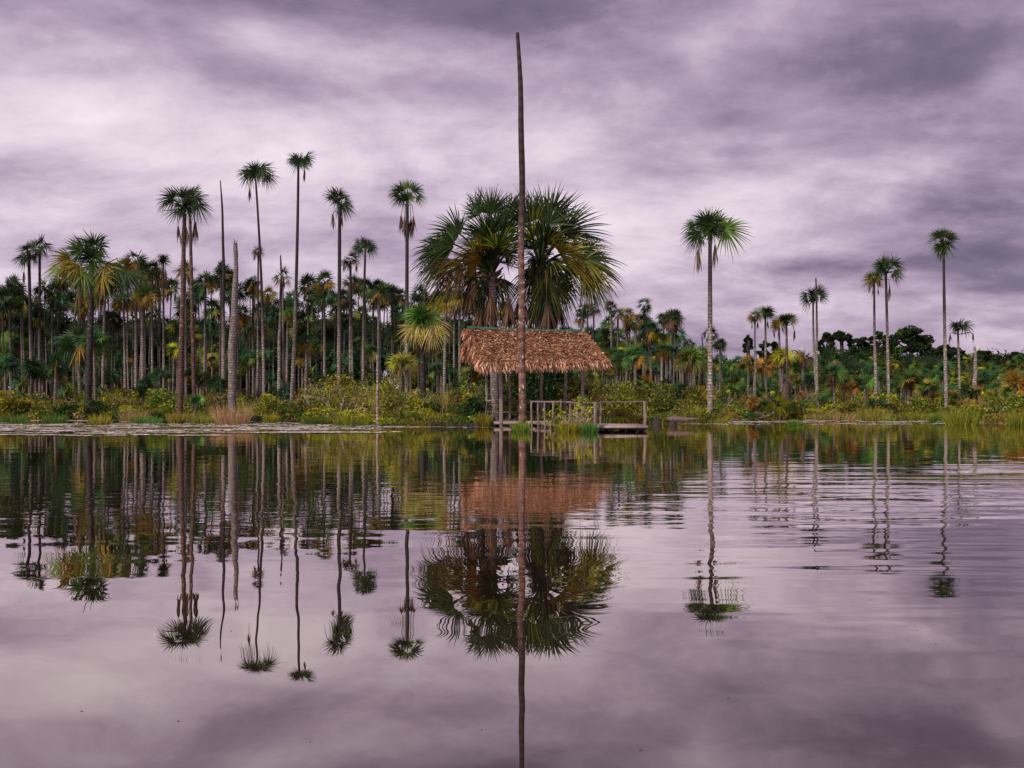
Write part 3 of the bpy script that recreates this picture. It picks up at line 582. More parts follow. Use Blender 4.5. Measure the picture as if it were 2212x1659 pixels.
zones = [ # x0,x1,count,ytop0,ytop1,D0,D1,r0,r1, protos, label, group
 (-40, 130, 20, 615, 720, 84, 115, 24, 34, (0, 1, 5, 7), 'slender palm of the dark crowd below the touching pair at the far left', 'dark palm crowd at the far left'),
 (130, 350, 26, 590, 700, 80, 115, 24, 34, (0, 1, 2, 4, 7), 'slender palm of the crowd behind the big golden palm', 'palm crowd behind the big golden palm'),
 (355, 640, 30, 595, 710, 82, 118, 22, 33, (0, 1, 2, 5, 7), 'slender palm in the crowd behind the tall trunks left of the tallest palm', 'palm crowd behind the tall left trunks'),
 (645, 870, 26, 615, 715, 84, 118, 22, 33, (0, 1, 2, 5, 7), 'slender palm in the crowd between the tallest palm and the trunk ringed by dead fronds', 'palm crowd left of centre'),
 (880, 1040, 14, 635, 715, 84, 110, 20, 30, (0, 1, 2, 5), 'slender palm in the crowd behind the stocky bright green palm', 'palm crowd left of the hut'),
 (1050, 1240, 10, 660, 760, 84, 110, 16, 22, (1, 2, 6), 'slender palm showing behind the hut', 'palm crowd behind the hut'),
 (1250, 1480, 26, 685, 790, 74, 110, 18, 28, (1, 2, 3, 5, 6), 'slender palm in the crowd between the hut and the spotted trunk', 'palm crowd right of the hut'),
]
for (x0, x1, cnt, y0, y1, D0, D1, r0, r1, ps, lab, grp) in zones:
    for i in range(cnt):
        x = x0 + (x1 - x0) * (i + random.random()) / cnt
        crowd(x, random.uniform(y0, y1), random.uniform(D0, D1), random.uniform(r0, r1), random.uniform(2.6, 4.8), random.choice(ps), lab, grp, random.choice((M_PALE, M_DULL, M_DULL)))
# low young palms in the middle distance
lows = [(-40, 360, 34, 730, 845, 62, 96, (3, 5, 0, 2, 5), 'young stemless palm in the thicket left of the reddish-brown trunk', 'young palms at far left'),
        (360, 1000, 50, 730, 850, 60, 96, (3, 5, 1, 2, 5), 'young palm in the thicket between the reddish-brown trunk and the hut', 'young palms left of the hut'),
        (1250, 1540, 36, 760, 850, 60, 100, (3, 5, 4, 6, 1, 3, 5, 6, 2), 'young palm in the thicket between the hut and the spotted trunk', 'young palms right of the hut'),
        (1545, 2240, 120, 775, 858, 60, 120, (3, 5, 3, 6, 3, 5, 4, 6, 3, 5, 2, 1), 'young palm in the thicket right of the spotted trunk', 'young palms right of the spotted trunk')]
for (x0, x1, cnt, y0, y1, D0, D1, ps, lab, grp) in lows:
    for i in range(cnt):
        x = x0 + (x1 - x0) * (i + random.random()) / cnt; q = random.random()
        D = D0 + (D1 - D0) * (1 - q)
        yt = y0 + (y1 - y0) * np.clip(q + random.uniform(-.15, .15), 0, 1)
        s = D / F; Bx = wx(x, D); gz = float(ground(np.array(Bx), np.array(D))) - .1
        H = wz(yt, D) - gz
        r = random.uniform(15, 26) * (1.15 - .3 * (1 - q))
        if H < .3: continue
        root = empty('young_palm', (Bx, D, gz), lab, 'palm', grp)
        mb = MB(); tube(mb, [[0, 0, 0], [0.03, 0, H * .5], [0, 0, H]], [.13, .11, .09], n=6); mb.build('trunk', M_DULL, root, smooth=True)
        c = bpy.data.objects.new('crown', protos[random.choice(ps)]); COL.objects.link(c); c.parent = root
        c.location = (0, 0, H); c.scale = (r * s, r * s, r * s * .9); c.rotation_euler = (random.uniform(-.15, .15), random.uniform(-.15, .15), random.uniform(0, 6.28))

# ---------------------------------------------------------------- two great palms behind the hut
def great(label, xb, xt, yt, D, wb, wt, fans, deads, bark):
    s = D / F; Bx = wx(xb, D); gz = float(ground(np.array(Bx), np.array(float(D))))
    B = np.array([Bx, D, gz - .2]); T = np.array([wx(xt, D), D, wz(yt, D)])
    root = empty('palm_tree', tuple(B), label, 'palm tree')
    mb = MB(); P, t = trunk_pts(B, T, 0, 60); rad = (wb * (1 - t) + wt * t) * s / 2; rad *= 1 + .05 * (np.arange(60) % 3 == 0)
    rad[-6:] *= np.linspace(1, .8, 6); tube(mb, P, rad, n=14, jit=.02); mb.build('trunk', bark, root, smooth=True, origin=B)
    # boots: old leaf bases round the top of the trunk
    mb = MB()
    for i in range(14):
        a = i * 2.4; z = T[2] - .1 - i * .05; r = wt * s / 2
        A = np.array([T[0] + math.cos(a) * r * .8, T[1] + math.sin(a) * r * .8, z]); E = A + np.array([math.cos(a) * .45, math.sin(a) * .45, .35])
        tube(mb, [A, (A + E) / 2 + [0, 0, -.03], E], [.09, .07, .04], pc('dead')[0], n=5)
    mb.build('leaf_bases', M_DEAD, root, origin=B)
    mb = MB()
    for (x, y, dy, r, kind, tip) in fans:
        Dd = D + dy; C = np.array([wx(x, Dd), Dd, wz(y, Dd)]); Rf = r * s * 1.12 * random.uniform(.8, 1.2)
        d = C - T; C = T + d * .99; petiole(mb, T + [0, 0, random.uniform(-.3, .1)], C, .045, 'dark', .12, n=6, k=7)
        ax = nrm(nrm(d) + np.array([0, 0, -.25 if d[2] > 0 else -.55]))
        h = nrm(np.cross(ax, [0, 0, 1.]))
        # blades turned so that their faces show, with a random roll
        view = np.array([random.uniform(-.9, .9), -1, random.uniform(-.3, .7)])
        nv = nrm(view - np.dot(view, ax) * ax + .4 * np.cross(h, ax) * -1)
        fan(mb, C - ax * Rf * .60, ax, nv, Rf * 1.5, 40, random.uniform(.95, 1.35), random.uniform(.1, .25) if d[2] > abs(d[0]) else random.uniform(.3, .55), kind, 6, .13, wmul=1.5, tips=tip)
        if random.random() < .3: fan(mb, C - ax * Rf * .1, ax, nrm(nv + rng.normal(size=3) * .5), Rf * .95, 34, 1.7, .4, kind, 4, .3, wmul=1.1)
    mb.build('crown', M_PALM, root, origin=B)
    mb = MB()
    for (x, y, dy, L) in deads:
        Dd = D + dy; hang(mb, T + [0, 0, -.3], (wx(x, Dd), Dd, wz(y, Dd)), L * s * 1.15, nseg=70, steps=4, cone=.62, rp=.03)
    mb.build('dead_fronds', M_DEAD, root, origin=B)
    return root, B
g1 = [(1040, 628, -.5, 40, 'dark', 'dead'), (1088, 625, .5, 40, 'dark', 'olive'), (1010, 610, .6, 40, 'dark', 'olive'), (1062, 640, .8, 38, 'dark', 'dead'), (1026, 440, .6, 50, 'dark', None), (1060, 432, -.3, 48, 'dark', None), (966, 490, .2, 52, 'dark', None), (932, 540, .3, 50, 'dark', None),
      (938, 575, 1.2, 44, 'dark', 'olive'), (1006, 530, -1.8, 56, 'olive', 'gold'), (1030, 545, -1.5, 48, 'gold', 'orange'), (1084, 512, -1.8, 56, 'green', 'lime'), (968, 590, -.6, 48, 'dead', 'olive'), (1096, 470, 1, 50, 'dark', None),
      (1108, 440, .8, 48, 'dark', None), (1050, 480, -1.5, 52, 'dark', 'green'), (1110, 540, 1.5, 50, 'dark', None), (1030, 530, 2.2, 50, 'dark', None), (1045, 520, -1.2, 42, 'dark', 'olive'), (1075, 505, .5, 44, 'dark', None), (1058, 545, -.9, 34, 'dark', None), (1028, 500, .8, 44, 'dark', None), (1092, 535, -.8, 40, 'dark', 'olive'), (1020, 555, -1.0, 38, 'olive', 'dead'), (1040, 575, 1.4, 36, 'dark', 'dead'), (1085, 560, 1.4, 46, 'dark', 'dead'), (1045, 600, 1.5, 44, 'dark', 'dead'), (1000, 570, .9, 44, 'dark', 'olive'), (1075, 530, -.6, 44, 'dark', None), (950, 520, -1.0, 46, 'dark', 'green'), (1068, 560, 2, 50, 'dark', 'dead')]
g2 = [(1140, 628, .6, 40, 'dark', 'dead'), (1186, 628, -.5, 42, 'dark', 'olive'), (1215, 622, .5, 42, 'dark', 'olive'), (1165, 640, .9, 38, 'dark', 'dead'), (1190, 500, -1.4, 42, 'dark', 'olive'), (1165, 520, .8, 44, 'dark', None), (1145, 525, 1.0, 42, 'dark', None), (1180, 555, -1.0, 38, 'dark', 'olive'), (1215, 520, .6, 44, 'dark', None), (1150, 575, -.9, 36, 'dark', 'dead'), (1210, 585, .9, 38, 'dark', 'dead'), (1180, 540, 1.2, 50, 'dark', None), (1205, 560, -1.2, 46, 'dark', 'olive'), (1145, 600, 1.2, 44, 'dark', 'dead'), (1200, 600, 1.5, 44, 'dark', 'dead'), (1175, 480, 1.8, 50, 'dark', None), (1153, 440, .5, 54, 'dark', None), (1195, 445, -.4, 54, 'dark', None), (1130, 450, -1.2, 50, 'dark', None), (1247, 478, .2, 56, 'dark', None), (1270, 540, -.3, 56, 'dark', 'olive'),
      (1240, 545, -1.6, 52, 'olive', 'gold'), (1295, 580, -.9, 50, 'dark', 'olive'), (1245, 590, .4, 44, 'dark', 'olive'), (1140, 490, -2, 56, 'green', 'lime'), (1170, 510, -1.8, 56, 'dark', 'green'), (1200, 500, 1.6, 56, 'dark', None),
      (1160, 550, 1.6, 50, 'dark', None), (1290, 615, -.4, 44, 'dark', 'olive'), (1150, 560, -1.4, 48, 'dark', 'olive')]
r1, B1 = great('left one of two huge leafy palms behind the hut, with clearly ringed trunk', 1071, 1062, 588, 47, 19, 17, g1,
      [(1097, 645, -.4, 58), (1044, 655, .3, 60), (1020, 600, .6, 60), (968, 600, .8, 34), (1060, 640, -.9, 50)], M_GREY)
r2, Bb = great('right one of two huge leafy palms behind the hut, with vine-covered lower trunk', 1168, 1166, 578, 48, 22, 20, g2,
      [(1182, 655, -.8, 60), (1200, 640, .5, 66), (1150, 650, .6, 50), (1125, 640, -.3, 52)], M_DARK)
mb = MB(); n_ = 4200; a = rng.uniform(0, 6.28, n_); hh = rng.uniform(.2, 3.6, n_); rr = .45 + .35 * rng.uniform(0, 1, n_) * (1 - .2 * hh / 3.6)
C = np.stack([Bb[0] + np.cos(a) * rr * 1.15, Bb[1] + np.sin(a) * rr, .1 + hh], 1)
leaves(mb, C, rng.uniform(.1, .26, n_), mixc(['dark', 'teal'], [4, 1], n_)); mb.build('vine_foliage', M_LEAF, r2, origin=Bb)

# ---------------------------------------------------------------- thatched hut
ca, sa = math.cos(R(20)), math.sin(R(20))
U = np.array([ca, sa, 0]); NF = np.array([sa, -ca, 0]); UP = np.array([0, 0, 1.])
FL = np.array([wx(1082, 41.5), 41.5, 0])
hutO = FL + U * 2.1 - NF * 1.05
hut = empty('thatched_hut', tuple(hutO), 'open hut on posts with brown palm-thatch roof and plank floor over the water', 'hut')
def H(u, n, z): return FL + U * u - NF * n + UP * z      # u along the ridge, n towards the back
AX = np.array([U, -NF, UP])
def hb(mb, u0, u1, n0, n1, z0, z1, c=1.0):
    box(mb, H((u0 + u1) / 2, (n0 + n1) / 2, (z0 + z1) / 2), (u1 - u0, n1 - n0, z1 - z0), (c,) * 3, AX)
ridge_n = 1.2
RL, RR = H(-1.28, ridge_n, 4.62), H(4.82, ridge_n, 4.62)
EL, ER = H(-1.12, -.85, 2.78), H(5.1, -.85, 3.02)
BL, BR = H(-1.05, 2.3, 3.45), H(4.9, 2.3, 3.55)
roof_col = [np.array((.25, .105, .055)), np.array((.45, .25, .16)), np.array((.14, .055, .03)), np.array((.60, .42, .33)), np.array((.06, .022, .012)), np.array((.36, .13, .045))]
mb = MB()
def slab(a, b, c, d, th=.14):
    nn = nrm(np.cross(b - a, d - a)); nn = nn if nn[2] > 0 else -nn
    V = [a, b, c, d, a - nn * th, b - nn * th, c - nn * th, d - nn * th]
    mb.add(V, [[0, 1, 2, 3], [7, 6, 5, 4], [0, 4, 5, 1], [1, 5, 6, 2], [2, 6, 7, 3], [3, 7, 4, 0]], roof_col[2] * .6)
slab(EL, ER, RR, RL); slab(BL, BR, RR + [0, 0, .003], RL + [0, 0, .003])
for (e0, e1, q0, q1, cnt) in ((EL, ER, RL, RR, 27000), (BL, BR, RL, RR, 5000)):
    a = rng.uniform(-.005, 1.005, cnt)[:, None]; b = rng.uniform(0, 1, cnt)[:, None]
    P = (e0 * (1 - a) + e1 * a) * (1 - b) + (q0 * (1 - a) + q1 * a) * b
    dn = nrm((e0 - q0) + (e1 - q1)); nn = nrm(np.cross(e1 - e0, q0 - e0)); nn = nn if nn[2] > 0 else -nn
    v = nrm(dn + rng.normal(size=(cnt, 3)) * .6 * [1, 1, .8] + nn * rng.uniform(.05, .5, (cnt, 1)))
    wdv = nrm(np.cross(v, nn + rng.normal(size=(cnt, 3)) * .5))
    ci = rng.choice(6, cnt, p=[.3, .24, .17, .12, .09, .08]); col = np.array(roof_col)[ci] * rng.uniform(.75, 1.25, (cnt, 1))
    strips(mb, P + nn * .02, v, rng.uniform(.10, .26, cnt), rng.uniform(.018, .05, cnt), wdv, .08, col, 2)
# hanging fringe at the eaves and shaggy gable edges
for (e0, e1, cnt, L0, L1) in ((EL, ER, 1500, .18, .42), (BL, BR, 600, .18, .4)):
    a = rng.uniform(-.01, 1.01, cnt)[:, None]; P = e0 * (1 - a) + e1 * a + rng.normal(size=(cnt, 3)) * .05 + [0, 0, .03]
    v = nrm(np.array([0, 0, -1.]) + (NF if e0 is EL else -NF) * .35 + rng.normal(size=(cnt, 3)) * .28)
    ci = rng.choice(6, cnt, p=[.2, .35, .1, .25, .05, .05]); col = np.array(roof_col)[ci] * rng.uniform(.8, 1.25, (cnt, 1))
    strips(mb, P, v, rng.uniform(L0, L1, cnt), rng.uniform(.03, .06, cnt), nrm(np.cross(v, rng.normal(size=(cnt, 3)))), .1, col, 2)
for (p0, p1, sd_, cnt) in ((EL, RL, -1, 700), (BL, RL, -1, 400), (ER, RR, 1, 500), (BR, RR, 1, 300)):
    a = rng.uniform(0, 1, cnt)[:, None]; P = p0 * (1 - a) + p1 * a + rng.normal(size=(cnt, 3)) * .06 - [0, 0, .04]
    v = nrm(np.array([0, 0, -1.]) + U * sd_ * .18 + rng.normal(size=(cnt, 3)) * .3)
    ci = rng.choice(6, cnt, p=[.3, .2, .2, .1, .05, .15]); col = np.array(roof_col)[ci] * rng.uniform(.8, 1.25, (cnt, 1))
    strips(mb, P, v, rng.uniform(.2, .48, cnt), rng.uniform(.03, .06, cnt), nrm(np.cross(v, rng.normal(size=(cnt, 3)))), .1, col, 2)
for (p0, p1, p2, sg) in ((EL, RL, BL, -1), (ER, RR, BR, 1)):   # thatch closing the gable ends
    o_ = U * (-sg) * .16 - UP * .10
    mb.add([p0 + o_, p1 + o_, p2 + o_, p0 + o_ * 1.5, p1 + o_ * 1.5, p2 + o_ * 1.5], [[0, 1, 2], [5, 4, 3]], roof_col[2] * .6)
    cnt = 1500; a = rng.uniform(0, 1, (cnt, 1)); b = np.sqrt(rng.uniform(0, 1, (cnt, 1)))
    P = p1 * (1 - b) + (p0 * (1 - a) + p2 * a) * b + o_ * .7
    v = nrm(np.array([0, 0, -1.]) + U * sg * .1 + rng.normal(size=(cnt, 3)) * .3)
    ci = rng.choice(6, cnt, p=[.3, .15, .25, .08, .07, .15]); col = np.array(roof_col)[ci] * rng.uniform(.75, 1.2, (cnt, 1))
    strips(mb, P, v, rng.uniform(.2, .45, cnt), rng.uniform(.03, .06, cnt), nrm(np.cross(v, U + rng.normal(size=(cnt, 3)) * .3)), .05, col, 2)
roof = mb.build('roof', M_THATCH, hut, origin=hutO)
# green ridge cap: folded sheet with slightly wavy edge
mb = MB(); kk = 26; rows = []
for i in range(kk + 1):
    q = i / kk; c = RL * (1 - q) + RR * q; wob = .02 * math.sin(q * 17) + .015 * math.sin(q * 41); z = .10 - .05 * math.sin(q * math.pi)
    rows.append([c + NF * .13 + UP * (z - .09 + wob), c + UP * (z + .03), c - NF * .13 + UP * (z - .09 - wob), c - NF * .12 + UP * (z - .11 - wob), c + UP * (z + .01), c + NF * .12 + UP * (z - .11 + wob)])
V = np.array(rows).reshape(-1, 3); Q = [[i * 6 + j, (i + 1) * 6 + j, (i + 1) * 6 + (j + 1) % 6, i * 6 + (j + 1) % 6] for i in range(kk) for j in range(6)]
mb.add(V, Q, (1, 1, 1)); mb.add(V[:6], [[0, 1, 2, 3, 4, 5]], (1, 1, 1)); mb.add(V[-6:], [[5, 4, 3, 2, 1, 0]], (1, 1, 1)); mb.build('ridge_cap', M_TARP, roof).location = tuple(-hutO * 1.0)
# posts, plates, rafters
def post(u, n, r, z0=-.9, z1=2.75, c=1.0, nm='post', root=None, orig=None, mat=None, square=True):
    mb = MB(); base = H(u, n, 0)
    k = 9; z = np.linspace(z0, z1, k); P = np.stack([base[0] + .018 * np.sin(z * 2.1 + u * 5), base[1] + 0 * z, z], 1)
    tube(mb, P, r * (1.08 - .16 * (z - z0) / (z1 - z0)), (c,) * 3, n=8, jit=.06)
    return mb.build(nm, mat or M_WOOD, root or hut, smooth=False, origin=hutO if orig is None else orig)
for (u, n, r, z1) in ((0, 0, .095, 2.72), (4.2, 0, .085, 2.80), (0, 2.1, .075, 3.5), (4.2, 2.1, .075, 3.5), (2.9, 2.1, .07, 3.4), (1.2, 2.1, .06, 3.4)):
    post(u, n, r, z1=z1, c=1.0)
mb = MB()
tube(mb, [H(-1.0, -.6, 2.66), H(2.2, -.6, 2.76), H(4.9, -.6, 2.88)], .05, (.7,) * 3, n=7)
mb.build('eave_beam', M_WOOD, hut, origin=hutO)
mb = MB(); tube(mb, [H(-1.0, 2.14, 3.3), H(5.0, 2.14, 3.4)], .05, (.7,) * 3, n=7); mb.build('eave_beam', M_WOOD, hut, origin=hutO)
for u in (-.02, 4.22):
    mb = MB(); tube(mb, [H(u, -.2, 2.66), H(u, 2.3, 2.90)], .045, (.7,) * 3, n=7); mb.build('tie_beam', M_WOOD, hut, origin=hutO)
mb = MB()
for u in np.linspace(-.9, 5.1, 9):
    tube(mb, [H(u, -.7, 2.60 + .03 * u), H(u - .1, ridge_n, 4.40)], .03, (.5,) * 3, n=5, cap=False); tube(mb, [H(u, 2.3, 3.30 + .015 * u), H(u - .1, ridge_n, 4.40)], .03, (.5,) * 3, n=5, cap=False)
mb.build('rafters', M_DWOOD, hut, origin=hutO)
mb = MB()
for i in range(17):
    u0 = -.35 + i * .30; hb(mb, u0, u0 + .285, -.05, 2.35, .17 + random.uniform(-.006, .006), .215, random.uniform(.85, 1.25))
hb(mb, -.38, 4.72, -.08, -.055, .085, .212, 1.35)
mb.build('floor', M_WOOD, hut, origin=hutO)
mb = MB(); hb(mb, -.4, 4.75, .06, .14, .04, .165, .35); hb(mb, -.4, 4.75, 2.1, 2.2, .04, .165, .35)
mb.build('floor_joists', M_WOOD, hut, origin=hutO)
# railings of the hut
def bar(mb, A, B_, r=.035, c=1.0): tube(mb, [A, (A + B_) / 2 + [0, 0, -.01], B_], r, (c,) * 3, n=6)
def rail(A, B_, r=.035, c=1.0, root=None, orig=None, nm='rail'):
    mb = MB(); bar(mb, A, B_, r, c); return mb.build(nm, M_WOOD, root or hut, origin=hutO if orig is None else orig)
rail(H(0, 2.1, 1.2), H(-.1, .62, 1.18), .04, 1.15); rail(H(-.1, 1.9, .66), H(.0, .0, .62), .035, 1.0)
rail(H(1.2, 2.1, 1.2), H(4.2, 2.1, 1.16), .045, .75); rail(H(0, 2.1, 1.22), H(1.2, 2.1, 1.2), .035, .6)
for n_ in (1.6, .62): post(-.1, n_, .04, .2, 1.18, nm='railing_post')
for u in (1.6, 2.3, 3.3): post(u, 2.1, .035, .2, 1.18, c=.7, nm='railing_post')
post(-.2, .4, .05, -.9, .42, c=.6, nm='mooring_post')
mb = MB(); hb(mb, .5, 2.6, 1.55, 1.85, .60, .65, .7); bn = mb.build('bench', M_WOOD, hut, origin=hutO)
mb = MB()
for u in (.6, 2.5): hb(mb, u, u + .06, 1.6, 1.8, .215, .60, .7)
mb.build('bench_legs', M_WOOD, bn, origin=hutO)

# ---------------------------------------------------------------- walkway and jetty
jO = np.array([3.0, 37.0, 0.0])
jet = empty('wooden_jetty', tuple(jO), 'weathered plank walkway with railings, ending in a low platform right of the hut', 'jetty')
WA, WB = np.array([.92, 41.35, 0]), np.array([3.25, 34.3, 0]); wd = nrm(WB - WA); wn_ = np.array([-wd[1], wd[0], 0]); wn_ = wn_ if wn_[0] > 0 else -wn_
mb = MB(); Lw = np.linalg.norm(WB - WA)
AXW = np.array([wn_, wd, UP])
for i in range(27):
    d = (i + .5) * Lw / 27
    if i < 1: continue
    c = WA + wd * d + wn_ * .58 + UP * (.20 + random.uniform(-.008, .008)); box(mb, c, (1.12, Lw / 27 - .014, .035), (random.uniform(.85, 1.35),) * 3, AXW)
for i in range(10):
    y = 34.35 + i * .27; box(mb, (4.28 - .04 * i * .2, y + .13, .215 + .012 * math.sin(i * 1.1) + (.02 if i in (3, 4) else 0)), (2.0, .255, .035), (random.uniform(1.0, 1.5),) * 3)
box(mb, WA + wd * (Lw / 2 + .2) + wn_ * .0 + UP * .135, (.03, Lw - .5, .10), (1.4,) * 3, AXW)
box(mb, (4.28, 34.335, .165), (2.0, .025, .075), (1.4,) * 3)
mb.build('decking', M_WOOD, jet, origin=jO)
mb = MB()
for e in (.1, 1.06):
    c = WA + wd * Lw / 2 + wn_ * e + UP * .115; box(mb, c, (.07, Lw - .7, .12), (.5,) * 3, AXW)
for y in (34.45, 36.8): box(mb, (4.28, y, .13), (1.9, .07, .125), (.5,) * 3)
mb.build('beams', M_DWOOD, jet, origin=jO)
def jpost(x, y, z0, z1, r=.05, c=1.0, nm='railing_post', lean=(0, 0), mat=None):
    mb = MB(); z = np.linspace(z0, z1, 8); t = (z - z0) / (z1 - z0)
    P = np.stack([x + lean[0] * t + .012 * np.sin(z * 5 + x), y + lean[1] * t, z], 1)
    tube(mb, P, r * (1.06 - .12 * t), (c,) * 3, n=7, jit=.08); return mb.build(nm, mat or M_WOOD, jet, origin=jO)
for (px, D) in ((1149, 41.0), (1163, 40.1), (1177, 39.3), (1194, 38.4), (1212, 37.5), (1232, 36.5), (1247, 35.8)):
    jpost(wx(px, D), D, -.6, 1.13, .048, random.uniform(.6, 1.0), lean=(random.uniform(-.03, .03), 0))
jpost(wx(1287, 34.0), 34.0, -.6, 1.15, .075, .85, lean=(-.03, 0))
rail(np.array([wx(1146, 41.2), 41.2, 1.15]), np.array([wx(1235, 36.5), 36.5, 1.14]), .035, 1.0, jet, jO)
rail(np.array([wx(1215, 37.3), 37.3, 1.13]), np.array([wx(1287, 34.0), 34.0, 1.10]), .035, .7, jet, jO)
jpost(wx(1393, 34.6), 34.6, -.6, 1.16, .065, .9, lean=(.0, 0))
rail(np.array([wx(1297, 36.9), 36.9, 1.13]), np.array([wx(1397, 34.6), 34.6, 1.15]), .035, .5, jet, jO)
jpost(wx(1298, 36.9), 36.9, -.6, 1.12, .05, .7)
for (x, y) in ((3.9, 34.6), (3.9, 36.6), (4.45, 34.6), (4.55, 36.7), (5.15, 36.7), (5.1, 34.7)): jpost(x, y, -.7, .19, .09, 1, 'pile', mat=M_DWOOD)
mb = MB(); tube(mb, [(4.9, 34.75, -.15), (5.1, 34.75, .05), (5.25, 34.6, .15)], .05, (.8,) * 3, n=6); tube(mb, [(4.75, 34.7, .15), (5.1, 34.7, -.1)], .045, (.8,) * 3, n=6); mb.build('brace', M_WOOD, jet, origin=jO)
# drum float lying under the platform
mb = MB(); tube(mb, [(4.3, 35.4, .02), (5.1, 35.4, .02)], .16, (.8,) * 3, n=14); mb.build('float', M_DWOOD, jet, origin=jO)

# ---------------------------------------------------------------- shrubs, saplings, grass
def twig_tree(mb, base, h, n=5, spread=.6, r=.02, depth=2):
    ends = []
    def grow(p, d, L, r, dep):
        q = [p]; dd = d.copy()
        for i in range(4): dd = nrm(dd + rng.normal(size=3) * .16); q.append(q[-1] + dd * L / 4)
        tube(mb, q, np.linspace(r, r * .6, 5), (random.uniform(.8, 1.2),) * 3, n=5, cap=False); ends.extend(q[2:])
        if dep > 0:
            for j in range(random.randint(2, 3)):
                grow(q[random.randint(2, 4)], nrm(dd + rng.normal(size=3) * .7 + [0, 0, .15]), L * random.uniform(.5, .75), r * .6, dep - 1)
    for i in range(n): grow(np.array(base, float) + rng.normal(size=3) * [.12, .12, 0], nrm(np.array([random.uniform(-spread, spread), random.uniform(-spread, spread), 1])), h * random.uniform(.35, .6), r, depth)
    return np.array(ends)
def shrub(label, px, D, hpx, wpx, kinds, wts, nl=900, lsz=.14, twigs=4, cat='shrub', name='shrub', group=None, r=.02, spread=.7, tight=.16, twmat=None, depth=2):
    s = D / F; X_ = wx(px, D); gz = float(ground(np.array(X_), np.array(float(D)))); gz = max(gz, -.25); B = np.array([X_, D, gz - .05])
    root = empty(name, tuple(B), label, cat, group); h = hpx * s; wd_ = wpx * s
    mb = MB(); ends = twig_tree(mb, B, h, twigs, spread * wd_ / max(h, .1), r, depth); mb.build('stems', twmat or M_TWIG, root, origin=B)
    sc = ends - B; mxz = sc[:, 2].max(); ends = B + sc * [1, 1, 1]
    k = rng.choice(len(ends), nl); C = ends[k] + rng.normal(size=(nl, 3)) * tight * [1.2, 1.2, 1]
    n2 = nl // 2; a = rng.uniform(0, 6.28, n2); q = np.sqrt(rng.uniform(0, 1, n2)); z = rng.uniform(0, 1, n2) ** .8 * h
    C2 = np.stack([B[0] + np.cos(a) * q * wd_ / 2 * np.sqrt(np.clip(1 - z / h * .8, .05, 1)), B[1] + np.sin(a) * q * wd_ * .4, B[2] + z], 1)
    C = np.concatenate([C, C2]); C[:, 2] = np.clip(C[:, 2], gz + .03, gz + h * 1.15)
    cl = mixc(kinds, wts, len(C)); mb = MB(); leaves(mb, C, rng.uniform(.6, 1.3, len(C)) * lsz, cl); mb.build('foliage', M_LEAF, root, origin=B)

shrub('big tangled shrub of pale dry branches and yellow leaves left of the thin dead stub', 735, 47, 105, 120, ['lime', 'olive', 'gold'], [3, 3, 1], 1500, .16, 12, r=.035, spread=1.3, depth=3)
shrub('leggy shrub with yellow-green leaf sprays right behind the thin dead stub', 842, 47, 100, 80, ['lime', 'green', 'olive'], [3, 1, 2], 1100, .15, 7)
shrub('dark glossy leafy shrub left of the hut floor', 1022, 41.5, 62, 52, ['dark', 'teal'], [3, 1], 1800, .16, 5)
shrub('pale-green leafy creeper bush leaning on the hut left corner', 1035, 40.6, 34, 40, ['green', 'teal', 'lime'], [2, 2, 1], 700, .14, 3)
shrub('sapling with thin pale stems and lime leaves in front of the walkway railing', 1262, 34.6, 92, 80, ['lime', 'green'], [3, 1], 240, .17, 11, cat='sapling', name='sapling', spread=.55, tight=.12)
shrub('small sapling with broad lime leaves left in front of the walkway railing', 1200, 37, 80, 50, ['lime', 'green'], [2, 1], 150, .19, 4, cat='sapling', name='sapling', spread=.5, tight=.1)
shrub('yellow-flecked shrub at the left picture edge', 10, 57, 62, 70, ['lime', 'gold', 'olive'], [2, 1, 2], 1300, .2, 5)
shrub('dark leafy bush with yellow top behind the two left tussocks', 205, 54, 44, 60, ['dark', 'green', 'gold'], [3, 2, .6], 1300, .18, 5)
shrub('dark green bush left of the dark leafy bush', 150, 55, 34, 60, ['dark', 'green'], [2, 1], 1100, .18, 4)
shrub('fresh lime bush left of the reddish-brown palm trunk', 340, 58, 62, 80, ['green', 'lime', 'bright'], [2, 2, 1], 1500, .2, 5)
shrub('pale dusty bush between the dark leafy bush and the lime bush', 268, 58, 46, 90, ['olive', 'straw', 'green'], [3, 1, 1], 1300, .18, 6)
shrub('yellow-green bush right of the ringed dead trunk', 580, 55, 46, 70, ['olive', 'lime', 'green'], [2, 2, 1], 1300, .18, 5)
shrub('tangled green bush behind the jetty railing', 1345, 50, 85, 110, ['olive', 'green', 'lime'], [3, 2, 2], 2200, .17, 8)
shrub('tall twiggy bush behind the far end of the jetty', 1430, 50, 80, 90, ['olive', 'dark', 'green'], [3, 1, 2], 1900, .17, 9)
shrub('bushy green mound left of the spotted trunk base', 1500, 53, 70, 70, ['olive', 'green', 'gold'], [3, 2, 1], 1600, .18, 5)
shrub('dark leafy bush behind the hut between the big trunks', 1115, 50, 95, 70, ['dark', 'green', 'olive'], [2, 2, 1], 2000, .18, 6)
shrub('leafy bush behind the hut right rear post', 1240, 50, 90, 80, ['dark', 'olive', 'green'], [2, 2, 1], 2000, .18, 6)
shrub('white-flowered low bush right of the grey dead trunk group', 1716, 58, 40, 60, ['green', 'lime', 'olive'], [2, 1, 2], 1100, .18, 4)
shrub('low bush with bare pale twigs at far right beside the headless trunk', 2100, 50, 50, 70, ['lime', 'olive', 'green'], [2, 2, 1], 1100, .16, 8)
shrub('russet and green bush between leaning palm and the close pair', 1850, 59, 40, 90, ['olive', 'orange', 'green'], [3, 1, 2], 1300, .18, 5)
